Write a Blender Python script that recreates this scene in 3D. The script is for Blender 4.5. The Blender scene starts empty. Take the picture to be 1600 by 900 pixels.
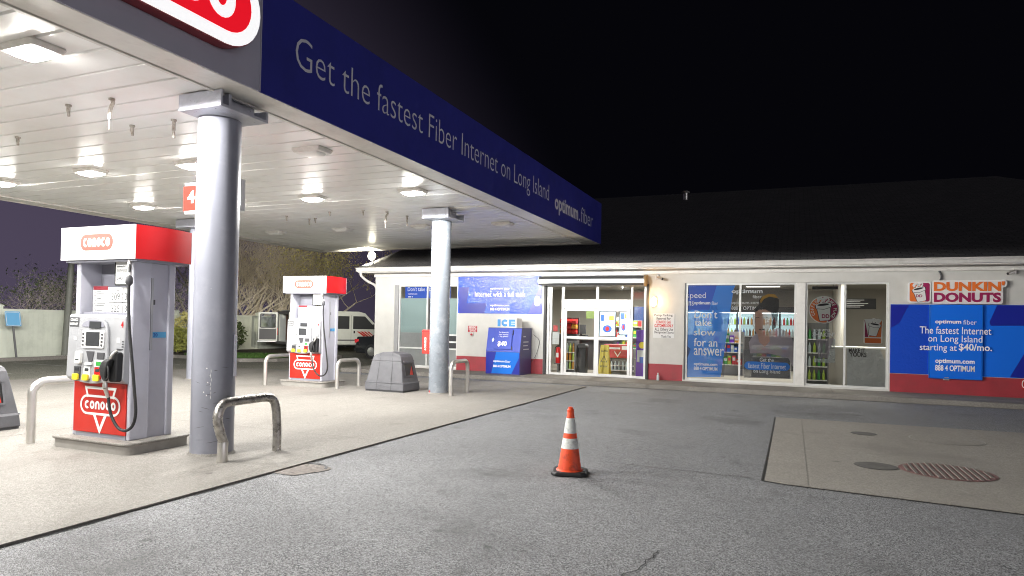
import bpy, bmesh, math, random
import numpy as np
from mathutils import Vector, Matrix
C = bpy.context.scene.collection
PI = math.pi
R_ = math.radians
rnd = random.Random(7)

# ------------------------------------------------------------------ camera, sky, exposure
def _axes(yaw, pit, rol):
    cy, sy, cp, sp = math.cos(yaw), math.sin(yaw), math.cos(pit), math.sin(pit)
    f = np.array([-sy*cp, cy*cp, sp]); r = np.array([cy, sy, 0.0]); u = np.cross(r, f)
    c, s = math.cos(rol), math.sin(rol)
    return c*r+s*u, -s*r+c*u, f
CR, CU, CF = _axes(R_(22.8), R_(0.80), R_(1.14))
EYE = np.array([0, 0, 1.6]); FPX, PX, PY = 1047.0, 800.0, 493.0
cam_d = bpy.data.cameras.new('camera'); cam = bpy.data.objects.new('camera', cam_d); C.objects.link(cam)
cam.matrix_world = Matrix(((CR[0], CU[0], -CF[0], 0), (CR[1], CU[1], -CF[1], 0), (CR[2], CU[2], -CF[2], 1.6), (0, 0, 0, 1)))
cam_d.sensor_width = 36; cam_d.lens = 36*FPX/1600; cam_d.shift_y = 43/1600
cam_d.clip_end = 600; cam_d.clip_start = 0.05
sc = bpy.context.scene; sc.camera = cam
sc.view_settings.view_transform = 'Standard'; sc.view_settings.look = 'None'
sc.view_settings.exposure = 0.50; sc.view_settings.gamma = 1
try:
    sc.cycles.use_denoising = True; sc.cycles.denoiser = 'OPENIMAGEDENOISE'
    sc.cycles.filter_width = 1.05; sc.cycles.sample_clamp_indirect = 6; sc.cycles.max_bounces = 7; sc.cycles.transparent_max_bounces = 12
    sc.cycles.caustics_reflective = False; sc.cycles.caustics_refractive = False
except Exception: pass
LAMP_W = 760.0

world = bpy.data.worlds.new('World'); sc.world = world; world.use_nodes = True
nt = world.node_tree; bg = nt.nodes['Background']
tc = nt.nodes.new('ShaderNodeTexCoord')
def vdot(vec, lo, hi):
    d = nt.nodes.new('ShaderNodeVectorMath'); d.operation = 'DOT_PRODUCT'
    nt.links.new(tc.outputs['Generated'], d.inputs[0]); d.inputs[1].default_value = vec
    m = nt.nodes.new('ShaderNodeMapRange'); m.interpolation_type = 'SMOOTHSTEP'
    nt.links.new(d.outputs['Value'], m.inputs['Value'])
    m.inputs['From Min'].default_value = lo; m.inputs['From Max'].default_value = hi
    return m.outputs['Result']
def wmix(fac, a, b):
    m = nt.nodes.new('ShaderNodeMix'); m.data_type = 'RGBA'
    nt.links.new(fac, m.inputs['Factor'])
    for s, v in ((6, a), (7, b)):
        if isinstance(v, tuple): m.inputs[s].default_value = (*v, 1)
        else: nt.links.new(v, m.inputs[s])
    return m.outputs[2]
# town glow to the west, added unseen fill glow behind the camera; black over the shop roof
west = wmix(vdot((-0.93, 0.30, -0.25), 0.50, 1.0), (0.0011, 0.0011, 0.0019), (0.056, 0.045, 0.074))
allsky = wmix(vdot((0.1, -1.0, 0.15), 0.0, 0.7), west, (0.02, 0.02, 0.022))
# added glow out of view to the east, brightens the canopy fascia
_low = nt.nodes.new('ShaderNodeMath'); _low.operation = 'MULTIPLY'      # keeps the added glow in a low band
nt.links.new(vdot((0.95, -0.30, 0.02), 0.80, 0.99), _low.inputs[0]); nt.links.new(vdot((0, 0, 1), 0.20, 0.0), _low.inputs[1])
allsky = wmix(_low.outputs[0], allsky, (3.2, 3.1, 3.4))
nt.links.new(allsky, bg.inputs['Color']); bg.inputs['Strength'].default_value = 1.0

def wp(px, py, axis, val):
    """the point of the plane x|y|z = val seen at photo pixel (px, py)"""
    d = CR*(px-PX)/FPX - CU*(py-PY)/FPX + CF
    i = 'xyz'.index(axis)
    return EYE + d*(val-EYE[i])/d[i]

# ------------------------------------------------------------------ materials
MATS = {}
def mat(name, col, rough=0.5, metal=0.0, spec=0.5, vary=0.0, vscale=6.0, bump=0.0, bscale=60.0, emit=0.0, alpha=1.0, coat=0.0, bdist=0.01, dirt=None, dscale=3.0, damt=0.5):
    m = bpy.data.materials.new(name); m.use_nodes = True; MATS[name] = m
    t = m.node_tree; b = t.nodes['Principled BSDF']
    b.inputs['Base Color'].default_value = (*col, 1); b.inputs['Roughness'].default_value = rough
    b.inputs['Metallic'].default_value = metal; b.inputs['Specular IOR Level'].default_value = spec
    b.inputs['Coat Weight'].default_value = coat
    if emit:
        b.inputs['Emission Color'].default_value = (*col, 1); b.inputs['Emission Strength'].default_value = emit
    if alpha < 1: b.inputs['Alpha'].default_value = alpha
    co = t.nodes.new('ShaderNodeTexCoord').outputs['Object']
    def noise(scale, det=4, rgh=0.6):
        n = t.nodes.new('ShaderNodeTexNoise'); n.inputs['Scale'].default_value = scale
        n.inputs['Detail'].default_value = det; n.inputs['Roughness'].default_value = rgh
        t.links.new(co, n.inputs['Vector']); return n.outputs['Fac']
    cur = None
    if vary:
        mr = t.nodes.new('ShaderNodeMapRange'); t.links.new(noise(vscale), mr.inputs['Value'])
        mr.inputs['From Min'].default_value = 0.3; mr.inputs['From Max'].default_value = 0.7
        mr.inputs['To Min'].default_value = 1-vary; mr.inputs['To Max'].default_value = 1+vary
        hv = t.nodes.new('ShaderNodeHueSaturation'); hv.inputs['Color'].default_value = (*col, 1)
        t.links.new(mr.outputs['Result'], hv.inputs['Value']); cur = hv.outputs['Color']
        rr = t.nodes.new('ShaderNodeMapRange'); t.links.new(noise(vscale*2.3), rr.inputs['Value'])
        rr.inputs['From Min'].default_value = 0.3; rr.inputs['From Max'].default_value = 0.7
        rr.inputs['To Min'].default_value = max(0.03, rough*(1-vary)); rr.inputs['To Max'].default_value = min(1, rough*(1+vary))
        t.links.new(rr.outputs['Result'], b.inputs['Roughness'])
    if dirt:
        mr = t.nodes.new('ShaderNodeMapRange'); t.links.new(noise(dscale, 8, 0.7), mr.inputs['Value'])
        mr.inputs['From Min'].default_value = 0.50; mr.inputs['From Max'].default_value = 0.72
        mr.inputs['To Max'].default_value = damt
        mx = t.nodes.new('ShaderNodeMix'); mx.data_type = 'RGBA'
        t.links.new(mr.outputs['Result'], mx.inputs['Factor'])
        if cur: t.links.new(cur, mx.inputs[6])
        else: mx.inputs[6].default_value = (*col, 1)
        mx.inputs[7].default_value = (*dirt, 1); cur = mx.outputs[2]
    if cur: t.links.new(cur, b.inputs['Base Color'])
    if bump:
        bp = t.nodes.new('ShaderNodeBump'); bp.inputs['Strength'].default_value = bump; bp.inputs['Distance'].default_value = bdist
        t.links.new(noise(bscale, 3), bp.inputs['Height']); t.links.new(bp.outputs['Normal'], b.inputs['Normal'])
    return m

def speckle_mat(name, c_dark, c_light, patch_dark, patch_amt, speck=140.0, rough=0.85, stain=None, spec=0.4):
    """asphalt / concrete: fine aggregate, broad wear patches, optional stains"""
    m = bpy.data.materials.new(name); m.use_nodes = True; MATS[name] = m
    t = m.node_tree; b = t.nodes['Principled BSDF']; L = t.links.new
    b.inputs['Roughness'].default_value = rough; b.inputs['Specular IOR Level'].default_value = spec
    co = t.nodes.new('ShaderNodeTexCoord').outputs['Object']
    def noise(scale, det, rgh=0.6, vec=None):
        n = t.nodes.new('ShaderNodeTexNoise'); n.inputs['Scale'].default_value = scale; n.inputs['Detail'].default_value = det
        n.inputs['Roughness'].default_value = rgh; L(vec or co, n.inputs['Vector']); return n.outputs['Fac']
    def rng(v, a, b_, c, d):
        r = t.nodes.new('ShaderNodeMapRange'); L(v, r.inputs['Value'])
        for k, x in zip(('From Min', 'From Max', 'To Min', 'To Max'), (a, b_, c, d)): r.inputs[k].default_value = x
        return r.outputs['Result']
    def mix(f, a, c, mode='MIX'):
        x = t.nodes.new('ShaderNodeMix'); x.data_type = 'RGBA'; x.blend_type = mode
        if isinstance(f, float): x.inputs['Factor'].default_value = f
        else: L(f, x.inputs['Factor'])
        for s, v in ((6, a), (7, c)):
            if isinstance(v, tuple): x.inputs[s].default_value = (*v, 1)
            else: L(v, x.inputs[s])
        return x.outputs[2]
    vo = t.nodes.new('ShaderNodeTexVoronoi'); vo.inputs['Scale'].default_value = speck; L(co, vo.inputs['Vector'])
    sep = t.nodes.new('ShaderNodeSeparateColor'); L(vo.outputs['Color'], sep.inputs['Color'])
    col = mix(rng(sep.outputs['Red'], 0.15, 0.95, 0, 1), c_dark, c_light)
    mp = t.nodes.new('ShaderNodeMapping'); mp.inputs['Scale'].default_value = (1.0, 0.35, 1.0); L(co, mp.inputs['Vector'])
    col = mix(rng(noise(0.9, 6, 0.65, mp.outputs['Vector']), 0.42, 0.70, 0, patch_amt), col, patch_dark)
    col = mix(rng(noise(7.0, 5, 0.7), 0.35, 0.75, 0.0, 0.35), col, patch_dark, 'MIX')
    if stain:
        col = mix(rng(noise(0.55, 4, 0.55), 0.55, 0.75, 0, 0.7), col, stain)
        col = mix(rng(noise(2.2, 3, 0.5), 0.66, 0.74, 0, 0.5), col, stain)
    v2 = t.nodes.new('ShaderNodeTexVoronoi'); v2.inputs['Scale'].default_value = 1.7; L(co, v2.inputs['Vector'])   # old drips and gum
    s2 = t.nodes.new('ShaderNodeSeparateColor'); L(v2.outputs['Color'], s2.inputs['Color'])
    nz = t.nodes.new('ShaderNodeMath'); nz.operation = 'ADD'; L(v2.outputs['Distance'], nz.inputs[0]); L(rng(noise(14, 3), 0.3, 0.7, -0.05, 0.05), nz.inputs[1])
    sp_ = t.nodes.new('ShaderNodeMath'); sp_.operation = 'MULTIPLY'; L(rng(nz.outputs[0], 0.09, 0.04, 0, 0.55), sp_.inputs[0]); L(rng(s2.outputs['Red'], 0.55, 0.6, 0, 1), sp_.inputs[1])
    col = mix(sp_.outputs[0], col, tuple(x*.35 for x in patch_dark))
    L(col, b.inputs['Base Color'])
    bp = t.nodes.new('ShaderNodeBump'); bp.inputs['Strength'].default_value = 0.55; bp.inputs['Distance'].default_value = 0.006
    L(vo.outputs['Distance'], bp.inputs['Height'])
    bp2 = t.nodes.new('ShaderNodeBump'); bp2.inputs['Strength'].default_value = 0.25; bp2.inputs['Distance'].default_value = 0.02
    L(noise(5.0, 4), bp2.inputs['Height']); L(bp.outputs['Normal'], bp2.inputs['Normal'])
    L(bp2.outputs['Normal'], b.inputs['Normal'])
    return m

def glass_mat(name, tint, refl=1.0, rough=0.02):
    m = bpy.data.materials.new(name); m.use_nodes = True; MATS[name] = m
    t = m.node_tree; t.nodes.remove(t.nodes['Principled BSDF']); out = t.nodes['Material Output']
    tr = t.nodes.new('ShaderNodeBsdfTransparent'); tr.inputs['Color'].default_value = (*tint, 1)
    gl = t.nodes.new('ShaderNodeBsdfGlossy'); gl.inputs['Roughness'].default_value = rough
    fr = t.nodes.new('ShaderNodeFresnel'); fr.inputs['IOR'].default_value = 1.5
    mu = t.nodes.new('ShaderNodeMath'); mu.operation = 'MULTIPLY'; mu.inputs[1].default_value = refl
    mx = t.nodes.new('ShaderNodeMixShader'); t.links.new(fr.outputs['Fac'], mu.inputs[0]); t.links.new(mu.outputs[0], mx.inputs['Fac'])
    t.links.new(tr.outputs[0], mx.inputs[1]); t.links.new(gl.outputs[0], mx.inputs[2]); t.links.new(mx.outputs[0], out.inputs['Surface'])
    return m

def film_mat(name, col, cover=0.6, bump=0.0, bscale=14.0):
    """perforated print on a window: part of the light passes through"""
    m = mat(name, col, 0.35 if not bump else 0.12, bump=bump, bscale=bscale, bdist=.09, spec=.5 if not bump else 1.0)
    m.node_tree.nodes['Principled BSDF'].inputs['Alpha'].default_value = cover
    return m

speckle_mat('asphalt', (0.048, 0.049, 0.051), (0.495, 0.50, 0.51), (0.165, 0.167, 0.17), 0.40, 150.0, 0.75, stain=(0.10, 0.099, 0.099))
speckle_mat('lot_asphalt', (0.11, 0.11, 0.09), (0.42, 0.41, 0.34), (0.14, 0.137, 0.11), 0.5, 60.0, 0.85)
speckle_mat('slab_concrete', (0.22, 0.207, 0.185), (0.35, 0.333, 0.303), (0.225, 0.21, 0.188), 0.6, 80.0, 0.8, stain=(0.18, 0.168, 0.15))
speckle_mat('pad_concrete', (0.27, 0.252, 0.222), (0.42, 0.395, 0.352), (0.26, 0.242, 0.212), 0.55, 90.0, 0.85, stain=(0.21, 0.196, 0.172))
speckle_mat('walk_concrete', (0.20, 0.185, 0.165), (0.32, 0.30, 0.27), (0.17, 0.155, 0.135), 0.6, 80.0, 0.9, stain=(0.12, 0.11, 0.10))
speckle_mat('mulch', (0.03, 0.022, 0.016), (0.16, 0.13, 0.10), (0.04, 0.03, 0.02), 0.5, 25.0, 0.95)
mat('grass', (0.06, 0.13, 0.02), 0.8, vary=0.35, vscale=20)
mat('tar', (0.012, 0.012, 0.012), 0.6)
mat('joint', (0.15, 0.142, 0.128), 0.9); mat('pad_joint', (0.25, 0.238, 0.212), 0.9)
mat('soffit_white', (0.86, 0.86, 0.85), 0.30, vary=0.04, vscale=0.8, spec=0.6, dirt=(0.66, 0.63, 0.58), dscale=0.7, damt=0.35)
mat('trim_white', (0.72, 0.70, 0.66), 0.4, vary=0.08, vscale=2, dirt=(0.42, 0.40, 0.36), dscale=3, damt=0.4)
mat('fascia_blue', (0.028, 0.032, 0.245), 0.55, vary=0.10, vscale=0.8, spec=0.3, bump=0.25, bscale=1.3, dirt=(0.02, 0.024, 0.15), dscale=1.1, damt=0.5)
mat('fascia_grey', (0.42, 0.41, 0.48), 0.38, vary=0.05, vscale=1.5)
mat('letter_grey', (0.62, 0.62, 0.66), 0.5)
mat('column_paint', (0.265, 0.272, 0.315), 0.30, vary=0.07, vscale=2.0, spec=0.3, dirt=(0.36, 0.36, 0.41), dscale=3.5, damt=0.5)
mat('column_pale', (0.23, 0.255, 0.285), 0.27, vary=0.05, vscale=2.0, spec=0.35, dirt=(0.46, 0.48, 0.50), dscale=3.5, damt=0.5)
mat('bracket_paint', (0.45, 0.46, 0.52), 0.3, metal=0.2, bump=0.5, bscale=45, vary=0.1)
mat('chip_white', (0.8, 0.8, 0.78), 0.7)
mat('wall_cream', (0.58, 0.568, 0.53), 0.7, vary=0.05, vscale=3, bump=0.15, bscale=60, dirt=(0.50, 0.47, 0.41), dscale=1.3, damt=0.35)
mat('band_red', (0.34, 0.035, 0.045), 0.55, vary=0.10, vscale=3, bump=0.15, bscale=50, dirt=(0.22, 0.05, 0.05), dscale=2.5, damt=0.5)
mat('shingle', (0.07, 0.068, 0.068), 0.9, vary=0.45, vscale=9, bump=0.9, bscale=18)
mat('alu_frame', (0.68, 0.68, 0.66), 0.35, metal=0.15, vary=0.05)
mat('alu_dark', (0.16, 0.16, 0.16), 0.4, metal=0.3)
mat('steel', (0.62, 0.60, 0.56), 0.34, metal=0.8, vary=0.10, vscale=7, bump=0.05, bscale=60)
mat('steel_scuffed', (0.42, 0.40, 0.37), 0.34, metal=0.85, vary=0.4, vscale=9, bump=0.5, bscale=40, dirt=(0.06, 0.055, 0.05), dscale=8, damt=0.85)
mat('shutter_alu', (0.62, 0.63, 0.64), 0.32, metal=0.6, vary=0.1, vscale=3)
mat('shutter_dark', (0.075, 0.075, 0.075), 0.75, spec=0.2)
mat('brass_cap', (0.36, 0.25, 0.12), 0.5)
mat('bin_grey', (0.105, 0.105, 0.115), 0.5, vary=0.12, vscale=5, bump=0.15, bscale=90)
mat('black', (0.012, 0.012, 0.013), 0.45)
mat('rubber', (0.02, 0.02, 0.021), 0.6, vary=0.2, vscale=20)
mat('dark_grey', (0.06, 0.06, 0.065), 0.5)
mat('white', (0.82, 0.82, 0.80), 0.45)
mat('header_white', (0.80, 0.80, 0.79), 0.3)
mat('paper', (0.70, 0.70, 0.69), 0.6)
mat('red', (0.56, 0.008, 0.010), 0.4, spec=0.35)
mat('panel_red', (0.50, 0.020, 0.011), 0.38, vary=0.05, dirt=(0.45, 0.04, 0.03), dscale=6, damt=0.35)
mat('logo_red', (0.52, 0.05, 0.03), 0.4)
mat('sign_face_red', (0.50, 0.03, 0.02), 0.8, spec=0.1)
mat('sign_face_white', (0.8, 0.8, 0.8), 0.8, spec=0.1)
mat('island_edge', (0.30, 0.285, 0.26), 0.6, vary=0.08, vscale=4, dirt=(0.20, 0.185, 0.16), dscale=5, damt=0.5)
mat('stub_grey', (0.42, 0.39, 0.34), 0.6, vary=0.4, vscale=25, dirt=(0.12, 0.08, 0.05), dscale=20, damt=0.8)
mat('scuff', (0.13, 0.13, 0.15), 0.7)
mat('pole_paint', (0.20, 0.205, 0.175), 0.6, vary=0.1)
mat('maroon', (0.18, 0.012, 0.02), 0.5)
mat('pump_grey', (0.47, 0.47, 0.53), 0.32, vary=0.05, vscale=3, dirt=(0.36, 0.36, 0.40), dscale=4, damt=0.35)
mat('pump_silver', (0.38, 0.385, 0.40), 0.33, metal=0.15, vary=0.06)
mat('pump_dark', (0.26, 0.26, 0.30), 0.4)
mat('screen', (0.05, 0.052, 0.055), 0.15)
mat('yellow', (0.80, 0.62, 0.03), 0.45)
mat('cone_orange', (0.85, 0.085, 0.022), 0.5, vary=0.10, vscale=14, dirt=(0.22, 0.035, 0.02), dscale=10, damt=0.75)
mat('cone_white', (0.72, 0.74, 0.70), 0.45, vary=0.1, vscale=30, dirt=(0.22, 0.22, 0.20), dscale=16, damt=0.85)
mat('banner_blue', (0.012, 0.155, 0.76), 0.27, spec=0.45, bump=0.12, bscale=6)
mat('banner_blue_crinkled', (0.014, 0.070, 0.50), 0.17, spec=0.6, bump=1.0, bscale=15, bdist=0.012)
mat('banner_light', (0.006, 0.15, 0.62), 0.35, spec=0.3)
mat('banner_dark', (0.013, 0.022, 0.30), 0.28, spec=0.6)
mat('letter_white', (0.85, 0.86, 0.88), 0.45)
mat('ice_blue', (0.022, 0.055, 0.42), 0.4, spec=0.3)
mat('ice_side', (0.075, 0.07, 0.20), 0.4)
mat('ice_letter', (0.008, 0.20, 0.50), 0.4)
mat('sign_red', (0.42, 0.02, 0.03), 0.5)
mat('sign_blue', (0.10, 0.36, 0.62), 0.5)
mat('dd_orange', (0.78, 0.17, 0.03), 0.4)
mat('dd_magenta', (0.33, 0.015, 0.09), 0.4)
mat('dd_white', (0.78, 0.76, 0.74), 0.4)
mat('outline', (0.02, 0.018, 0.02), 0.5)
glass_mat('glass', (0.88, 0.90, 0.89), 1.6)
glass_mat('dark_glass', (0.10, 0.11, 0.11), 1.6)
film_mat('film_blue', (0.008, 0.23, 0.85), 0.80)
film_mat('film_deep', (0.010, 0.09, 0.60), 0.76)
film_mat('film_dark', (0.06, 0.05, 0.055), 0.42)
film_mat('film_grey', (0.10, 0.10, 0.11), 0.70)
film_mat('film_skin', (0.55, 0.30, 0.22), 0.55)
film_mat('film_shirt', (0.42, 0.36, 0.42), 0.60)
film_mat('film_hair', (0.012, 0.010, 0.012), 0.85)
film_mat('film_gold', (0.42, 0.22, 0.03), 0.7)
film_mat('film_white', (0.85, 0.85, 0.88), 0.97)
film_mat('film_milk', (0.62, 0.66, 0.68), 0.72, bump=1.0, bscale=6)
film_mat('frost', (0.33, 0.43, 0.43), 0.95)
mat('window_panel', (0.33, 0.33, 0.33), 0.5, vary=0.05)
mat('lens_on', (1.0, 0.97, 0.92), 0.3, emit=110.0)
mat('lens_off', (0.85, 0.85, 0.82), 0.3)
mat('globe_warm', (1.0, 0.62, 0.22), 0.4, emit=4.0)
mat('globe_white', (1.0, 0.93, 0.80), 0.4, emit=9.0)
mat('flood_on', (1.0, 0.93, 0.72), 0.4, emit=9.0)
mat('sign_glow_white', (1.0, 1.0, 1.0), 0.4, emit=0.55)
mat('sign_glow_red', (0.80, 0.008, 0.02), 0.4, emit=0.55)
mat('panel_light', (1.0, 0.97, 0.90), 0.4, emit=2.2)
mat('cooler_light', (0.70, 0.95, 1.0), 0.4, emit=0.55)
mat('cooler_strip', (0.85, 0.97, 1.0), 0.4, emit=14.0)
mat('poster_glow', (0.60, 0.82, 1.0), 0.4, emit=0.55)
mat('inside_wall', (0.42, 0.40, 0.36), 0.7)
mat('inside_dark', (0.07, 0.065, 0.07), 0.7)
mat('inside_floor', (0.28, 0.26, 0.23), 0.35)
mat('vinyl', (0.76, 0.79, 0.67), 0.45, vary=0.05, vscale=2, dirt=(0.42, 0.45, 0.36), dscale=1.5, damt=0.4)
mat('bark', (0.24, 0.19, 0.14), 0.9, vary=0.3)
mat('bark_pale', (0.62, 0.55, 0.44), 0.9, vary=0.3)
mat('leaf_yellow', (0.66, 0.60, 0.22), 0.6, vary=0.4, vscale=3)
mat('leaf_green', (0.07, 0.10, 0.025), 0.6, vary=0.5, vscale=3)
mat('leaf_bush', (0.28, 0.29, 0.06), 0.6, vary=0.45, vscale=5)
mat('van_white', (0.62, 0.64, 0.60), 0.3, vary=0.03, coat=0.3)
mat('van_trim', (0.10, 0.10, 0.105), 0.5)
mat('cargo_brown', (0.15, 0.09, 0.06), 0.8, vary=0.2)
mat('car_dark', (0.02, 0.022, 0.025), 0.25, coat=0.4)
mat('tail_red', (0.55, 0.02, 0.03), 0.25, emit=0.25)
mat('chrome', (0.7, 0.7, 0.7), 0.2, metal=0.9)
mat('manhole_grey', (0.13, 0.125, 0.115), 0.75, vary=0.2, bump=0.4, bscale=120)
mat('manhole_red', (0.24, 0.13, 0.12), 0.7, vary=0.25, bump=0.4, bscale=90)
mat('manhole_pale', (0.33, 0.31, 0.28), 0.8, vary=0.1)
mat('manhole_rim', (0.42, 0.40, 0.37), 0.8)
mat('pothole', (0.20, 0.175, 0.155), 0.95, vary=0.3, vscale=20, bump=0.8, bscale=40)
for nm, c in dict(green=(0.05, 0.30, 0.06), amber=(0.55, 0.25, 0.03), cola=(0.10, 0.03, 0.02), blue=(0.04, 0.12, 0.5), scarlet=(0.55, 0.03, 0.03), clear=(0.5, 0.6, 0.62), purple=(0.16, 0.04, 0.42), lime=(0.35, 0.5, 0.05)).items():
    mat('goods_'+nm, c, 0.3)
# shingle courses on the roof
_t = MATS['shingle'].node_tree; _b = _t.nodes['Principled BSDF']
_br = _t.nodes.new('ShaderNodeTexBrick'); _co = _t.nodes.new('ShaderNodeTexCoord'); _t.links.new(_co.outputs['Object'], _br.inputs['Vector'])
for _k, _v in (('Scale', 1.0), ('Mortar Size', 0.012), ('Brick Width', 0.33), ('Row Height', 0.16), ('Bias', 0.0)): _br.inputs[_k].default_value = _v
_br.inputs['Color1'].default_value = (0.135, 0.13, 0.13, 1); _br.inputs['Color2'].default_value = (0.095, 0.093, 0.095, 1); _br.inputs['Mortar'].default_value = (0.04, 0.04, 0.04, 1)
_t.links.new(_br.outputs['Color'], _b.inputs['Base Color'])
M = MATS

# ------------------------------------------------------------------ mesh builder
class Fr:
    """a plane to draw on: u to the right, v up, n towards the viewer"""
    def __init__(s, o, U, V, N): s.o, s.U, s.V, s.N = (Vector(x) for x in (o, U, V, N))
    def __call__(s, u, v, n=0.0): return s.o + s.U*u + s.V*v + s.N*n
def south(y, ox=0, oz=0): return Fr((ox, y, oz), (1, 0, 0), (0, 0, 1), (0, -1, 0))
def east(x, oy=0, oz=0): return Fr((x, oy, oz), (0, 1, 0), (0, 0, 1), (1, 0, 0))
def flat(z): return Fr((0, 0, z), (1, 0, 0), (0, 1, 0), (0, 0, 1))

_txt = {}
def text2d(s, weight):
    k = (s, weight)
    if k not in _txt:
        cu = bpy.data.curves.new('t', 'FONT'); cu.body = s; cu.size = 1; cu.offset = weight; cu.resolution_u = 3
        ob = bpy.data.objects.new('t', cu); C.objects.link(ob)
        dg = bpy.context.evaluated_depsgraph_get(); me = bpy.data.meshes.new_from_object(ob.evaluated_get(dg))
        v = [(p.co.x, p.co.y) for p in me.vertices]; f = [tuple(p.vertices) for p in me.polygons]
        bpy.data.objects.remove(ob); bpy.data.curves.remove(cu); bpy.data.meshes.remove(me)
        xs = [a for a, _ in v]; ys = [b for _, b in v]
        _txt[k] = (v, f, min(xs), max(xs), min(ys), max(ys))
    return _txt[k]

def islands(v, f):
    par = list(range(len(v)))
    def find(i):
        while par[i] != i: par[i] = par[par[i]]; i = par[i]
        return i
    for q in f:
        for a in q[1:]: par[find(a)] = find(q[0])
    out = {}
    for q in f: out.setdefault(find(q[0]), []).append(q)
    return sorted(((min(v[i][0] for q in fs for i in q), max(v[i][0] for q in fs for i in q), fs) for fs in out.values()), key=lambda e: e[0])
def word_meshes(new, fr, t, u0, u1, v0, v1, weight, n):
    """one mesh builder per word of a line stretched into u0..u1, v0..v1"""
    v, f, a, b, c, d = text2d(t, weight); k = (u1-u0)/(b-a); h = (v1-v0)/(d-c); groups = []; end = -9
    for lo, hi, fs in islands(v, f):
        if lo-end > .15: groups.append([])
        groups[-1] += fs; end = max(end, hi)
    for fs in groups:
        m = new(); idx = sorted({i for q in fs for i in q}); re_ = {i: j for j, i in enumerate(idx)}
        m.add([fr(u0+(v[i][0]-a)*k, v0+(v[i][1]-c)*h, n) for i in idx], [tuple(re_[i] for i in q) for q in fs]); yield m
def rrect(u0, u1, v0, v1, r, seg=6):
    pts = []
    for cx, cy, a0 in ((u1-r, v1-r, 0), (u0+r, v1-r, 90), (u0+r, v0+r, 180), (u1-r, v0+r, 270)):
        for i in range(seg+1):
            a = R_(a0+90*i/seg); pts.append((cx+r*math.cos(a), cy+r*math.sin(a)))
    return pts
def ell(cx, cy, rx, ry, seg=32, a0=0):
    return [(cx+rx*math.cos(2*PI*i/seg+a0), cy+ry*math.sin(2*PI*i/seg+a0)) for i in range(seg)]
def arc(cx, cy, rx, ry, a, b, seg=16):
    return [(cx+rx*math.cos(R_(a+(b-a)*i/seg)), cy+ry*math.sin(R_(a+(b-a)*i/seg))) for i in range(seg+1)]
def spline(pts, n=8):
    pts = [Vector(p) for p in pts]; out = []
    P = [pts[0]*2-pts[1]] + pts + [pts[-1]*2-pts[-2]]
    for i in range(1, len(P)-2):
        a, b, c, d = P[i-1:i+3]
        for k in range(n):
            t = k/n
            out.append(0.5*((2*b)+(c-a)*t+(2*a-5*b+4*c-d)*t*t+(3*b-a-3*c+d)*t**3))
    out.append(pts[-1]); return out

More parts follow.
